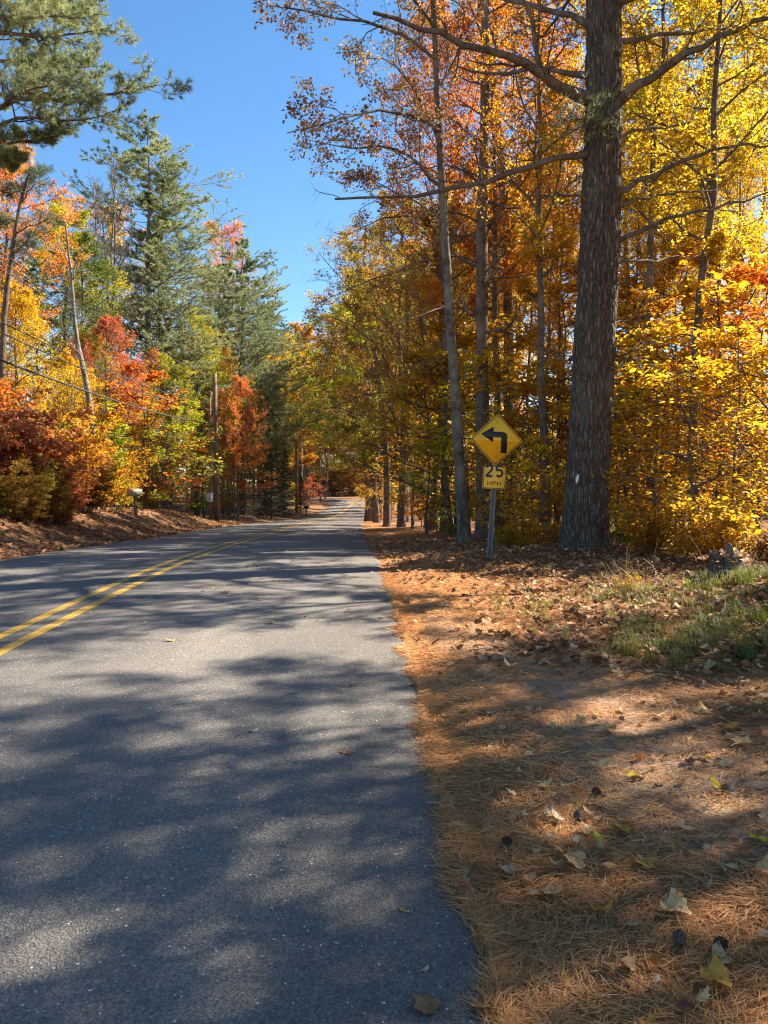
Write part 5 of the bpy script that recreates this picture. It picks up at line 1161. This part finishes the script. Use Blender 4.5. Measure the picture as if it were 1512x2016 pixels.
LEAF = [c6(97, 258) + (28, 'tan', 'maple', 'tan maple leaf lying across the road edge'), c6(470, 270) + (17, 'cream', 'oval', None), c6(660, 328) + (18, 'cream', 'oval', None), c6(795, 237) + (40, 'cream', 'oval', 'long pale curled leaf at the sandy patch'),
  c6(945, 288) + (26, 'yellow', 'maple', 'bright yellow lobed leaf beside the sandy patch'), c6(1310, 335) + (36, 'yellow', 'oval', 'flat bright yellow leaf far right on the verge'), c6(440, 362) + (22, 'white', 'oval', None), c6(413, 397) + (14, 'cream', 'oval', None),
  c6(600, 435) + (24, 'white', 'oval', None), c6(635, 465) + (30, 'white', 'oval', None), c6(555, 475) + (32, 'brown', 'oval', 'upright curled brown leaf beside the white leaves'), c6(500, 452) + (13, 'white', 'oval', None), c6(775, 450) + (28, 'grey', 'oak', None),
  c6(930, 485) + (40, 'tan', 'maple', None), c6(910, 520) + (38, 'gold', 'maple', 'golden leaf overlapped by a tan maple leaf'), c6(805, 553) + (25, 'yellow', 'oval', 'small rounded bright yellow leaf'), c6(707, 562) + (26, 'white', 'oval', None), c6(572, 548) + (14, 'white', 'oval', None),
  c6(602, 545) + (16, 'white', 'oval', None), c6(715, 655) + (54, 'tan', 'maple', 'large tan maple leaf in a pair at the middle of the verge'), c6(630, 662) + (38, 'cream', 'oak', 'pale leaf touching the large tan maple leaf'), c6(605, 780) + (46, 'tan', 'maple', 'pale tan pointed maple leaf nearest the asphalt'),
  c6(530, 790) + (26, 'cream', 'oval', None), c6(1010, 665) + (46, 'gold', 'maple', 'golden maple leaf standing alone right of the tan pair'), c6(1260, 757) + (26, 'grey', 'oval', None), c6(1170, 510) + (32, 'cream', 'oval', None), c6(1375, 675) + (32, 'cream', 'oak', None), c6(1390, 605) + (28, 'rust', 'oak', None),
  c6(1125, 865) + (62, 'cream', 'maple', 'large sunlit cream maple leaf'), c6(945, 920) + (26, 'tan', 'oval', None), c6(1305, 1045) + (40, 'cream', 'oval', 'pale pinkish curled leaf beside the dark cones'), c6(1025, 1080) + (36, 'rust', 'oval', 'rust coloured leaf in the foreground'), c6(1290, 1160) + (64, 'gold', 'maple', 'large golden brown maple leaf in the lower right'),
  c6(1235, 1240) + (44, 'cream', 'oak', 'pale leaf below the large golden brown maple leaf'), c6(1165, 1260) + (34, 'maroon', 'oval', 'maroon leaf at the bottom of the verge'), c6(1040, 1165) + (22, 'white', 'oval', None), c6(235, 640) + (28, 'brown', 'maple', 'brown leaf on the road edge half way up'), c6(95, 1265) + (58, 'brown', 'maple', 'large brown maple leaf on the asphalt at the bottom'),
  c6(325, 1275) + (56, 'tan', 'maple', 'large tan maple leaf at the bottom of the road edge'), c6(75, 1103) + (17, 'white', 'oval', None), c6(840, 90) + (36, 'tan', 'maple', None), c6(745, 37) + (22, 'cream', 'oval', None), c6(1355, 80) + (24, 'gold', 'oval', None), c6(1190, 75) + (30, 'cream', 'oval', None), c6(1245, 418) + (20, 'cream', 'oval', None),
  c6(1400, 150) + (40, 'tan', 'maple', None), c6(1260, 600) + (25, 'grey', 'oval', None), c6(1480, 560) + (40, 'yellow', 'oval', 'yellow sunlit leaf at the right picture edge'), c6(1480, 690) + (44, 'tan', 'oak', None), c6(1440, 40) + (30, 'brown', 'oak', None), c6(1150, 20) + (34, 'tan', 'oak', None),
  c5(205, 655) + (20, 'cream', 'oval', 'pale yellow leaf on the asphalt edge half way up'), c5(1300, 588) + (26, 'cream', 'maple', 'cream maple leaf in the shaded grass'), c5(1185, 638) + (22, 'cream', 'oval', None), c5(835, 778) + (22, 'cream', 'oval', None), c5(380, 516) + (22, 'tan', 'oval', None), c5(565, 588) + (22, 'cream', 'oval', None), c5(450, 608) + (18, 'cream', 'oval', None),
  c5(310, 610) + (13, 'cream', 'oval', None), c5(410, 708) + (20, 'tan', 'oval', None), c5(635, 747) + (15, 'cream', 'oval', None), c5(670, 750) + (15, 'tan', 'oval', None), c5(540, 823) + (11, 'white', 'oval', None), c5(1275, 750) + (30, 'gold', 'oval', None), c5(1110, 775) + (40, 'cream', 'oak', None), c5(1290, 720) + (28, 'tan', 'oak', None), c5(1240, 545) + (22, 'cream', 'oval', None),
  c5(885, 768) + (18, 'yellow', 'oval', None), c5(960, 585) + (22, 'cream', 'oval', None), c5(1400, 760) + (34, 'grey', 'oak', None), c5(1220, 805) + (34, 'cream', 'oak', None), c5(1370, 820) + (26, 'gold', 'oval', None), c5(960, 290) + (20, 'yellow', 'maple', 'bright yellow leaf on the seedling at the mound'), c5(325, 280) + (22, 'tan', 'oval', None),
  (338, 1265, 18, 'cream', 'oval', 'pale leaf alone in the middle of the lane'), (497, 1445, 18, 'white', 'oval', 'white speck of a leaf in the middle of the lane'), (692, 1354, 14, 'rust', 'oval', 'tiny rust leaf on the asphalt near the edge'), (680, 1488, 22, 'brown', 'oval', 'brown leaf fragment flat on the asphalt'), (792, 1802, 16, 'gold', 'oval', 'small gold leaf on the foreground asphalt')]
rg = np.random.default_rng(131)
for i, (px, py, sz, cl, kd, lb) in enumerate(LEAF):
    p = gnd(px, py); s_w = sz * p[1] / F * 1.4
    o = link('fallen_leaf', LM[kd][i % 4], None, LMAT[cl]); sn, _ = near(p[0], p[1])
    o.location = p + np.array([0, 0, .012 if sn[0] < HW else .018]); o.scale = (s_w, s_w, s_w * .9); o.rotation_euler = (rg.normal(.12, .15), rg.normal(0, .2), rg.uniform(0, 6.28))
    cn = {'tan': 'tan', 'cream': 'pale cream', 'white': 'whitish', 'yellow': 'yellow', 'gold': 'golden', 'brown': 'brown', 'rust': 'rust', 'maroon': 'maroon', 'grey': 'grey brown'}[cl]
    kn = {'maple': 'lobed', 'oak': 'ragged', 'oval': 'small oval'}[kd]
    tag(o, lb or f'{cn} {kn} fallen leaf on the right verge', 'leaf', None if lb else f'{cn} {kn} leaves on the right verge')
# more single leaves strewn between them
n_ = 0
while n_ < 200:
    y = 1.9 + 5.6 * rg.random() ** 1.2; ex = float(np.interp(y, PATH[:, 1], PATH[:, 0])) + HW; u = rg.uniform(.03, y * .5 + .3)
    if rg.random() > .25 + .75 * min(1, u / 2.0): continue
    x = ex + u
    if x > y * .53: continue
    cl = rg.choice(['tan', 'cream', 'brown', 'grey', 'gold', 'rust'], p=[.36, .24, .18, .12, .06, .04]); kd = rg.choice(['maple', 'oak', 'oval'], p=[.3, .35, .35]); s_w = rg.uniform(.045, .105)
    o = link('fallen_leaf', LM[kd][int(rg.integers(4))], None, LMAT[cl]); o.location = (x, y, tz(x, y) + .014); o.scale = (s_w, s_w * rg.uniform(.8, 1.1), s_w); o.rotation_euler = (rg.normal(.1, .25), rg.normal(0, .3), rg.uniform(0, 6.28))
    cn = {'tan': 'tan', 'cream': 'pale cream', 'gold': 'golden', 'brown': 'brown', 'rust': 'rust', 'grey': 'grey brown'}[cl]; kn = {'maple': 'lobed', 'oak': 'ragged', 'oval': 'small oval'}[kd]
    tag(o, f'{cn} {kn} fallen leaf on the right verge', 'leaf', f'{cn} {kn} leaves on the right verge'); n_ += 1
# pine cones
def cone_mesh():
    g = Geo(); rg = np.random.default_rng(3)
    tubes(g, np.array([[(0, 0, 0), (0, 0, .06), (0, 0, .13)]]), np.array([[.012, .014, .005]]), 7)
    n = 48; k = np.arange(n); t = k / n; a_ = k * 2.39996; R_ = .044 * np.sin(np.pi * (.15 + .8 * t)); z = .005 + t * .12
    d = np.stack([np.cos(a_), np.sin(a_), 0 * a_ + .55], -1); b = np.stack([0 * a_, 0 * a_, z], -1); e = b + d * R_[:, None]; s = np.stack([-np.sin(a_), np.cos(a_), 0 * a_], -1) * (.010 * np.sin(np.pi * (.2 + .7 * t)))[:, None]
    v = np.stack([b - s * .4, b + s * .4, e + s, e - s, e + d * .004 + np.array([0, 0, .004])], 1); i = k[:, None] * 5
    g.add(v, i + np.array([0, 1, 2, 3]), i + np.array([3, 2, 4])); return g.mesh('pine_cone', M['cone'])
CM = cone_mesh()
for i, (x, y, lb) in enumerate([(440, 560, 'dark pine cone between the asphalt and the whitish leaves'), (730, 480, 'small dark pine cone behind the whitish leaves'), (1150, 1010, 'dark pine cone in the sunlit needles'), (1340, 990, 'dark open pine cone at the lower right'), (785, 350, 'dark pine cone by the sandy patch')]):
    p = gnd(*c6(x, y)); o = link('pine_cone', CM); o.location = p + np.array([0, 0, .02]); o.rotation_euler = (1.45, 0, rg.uniform(0, 6.28)); o.scale = (.46,) * 3; tag(o, lb, 'pine cone', 'pine cones on the verge')
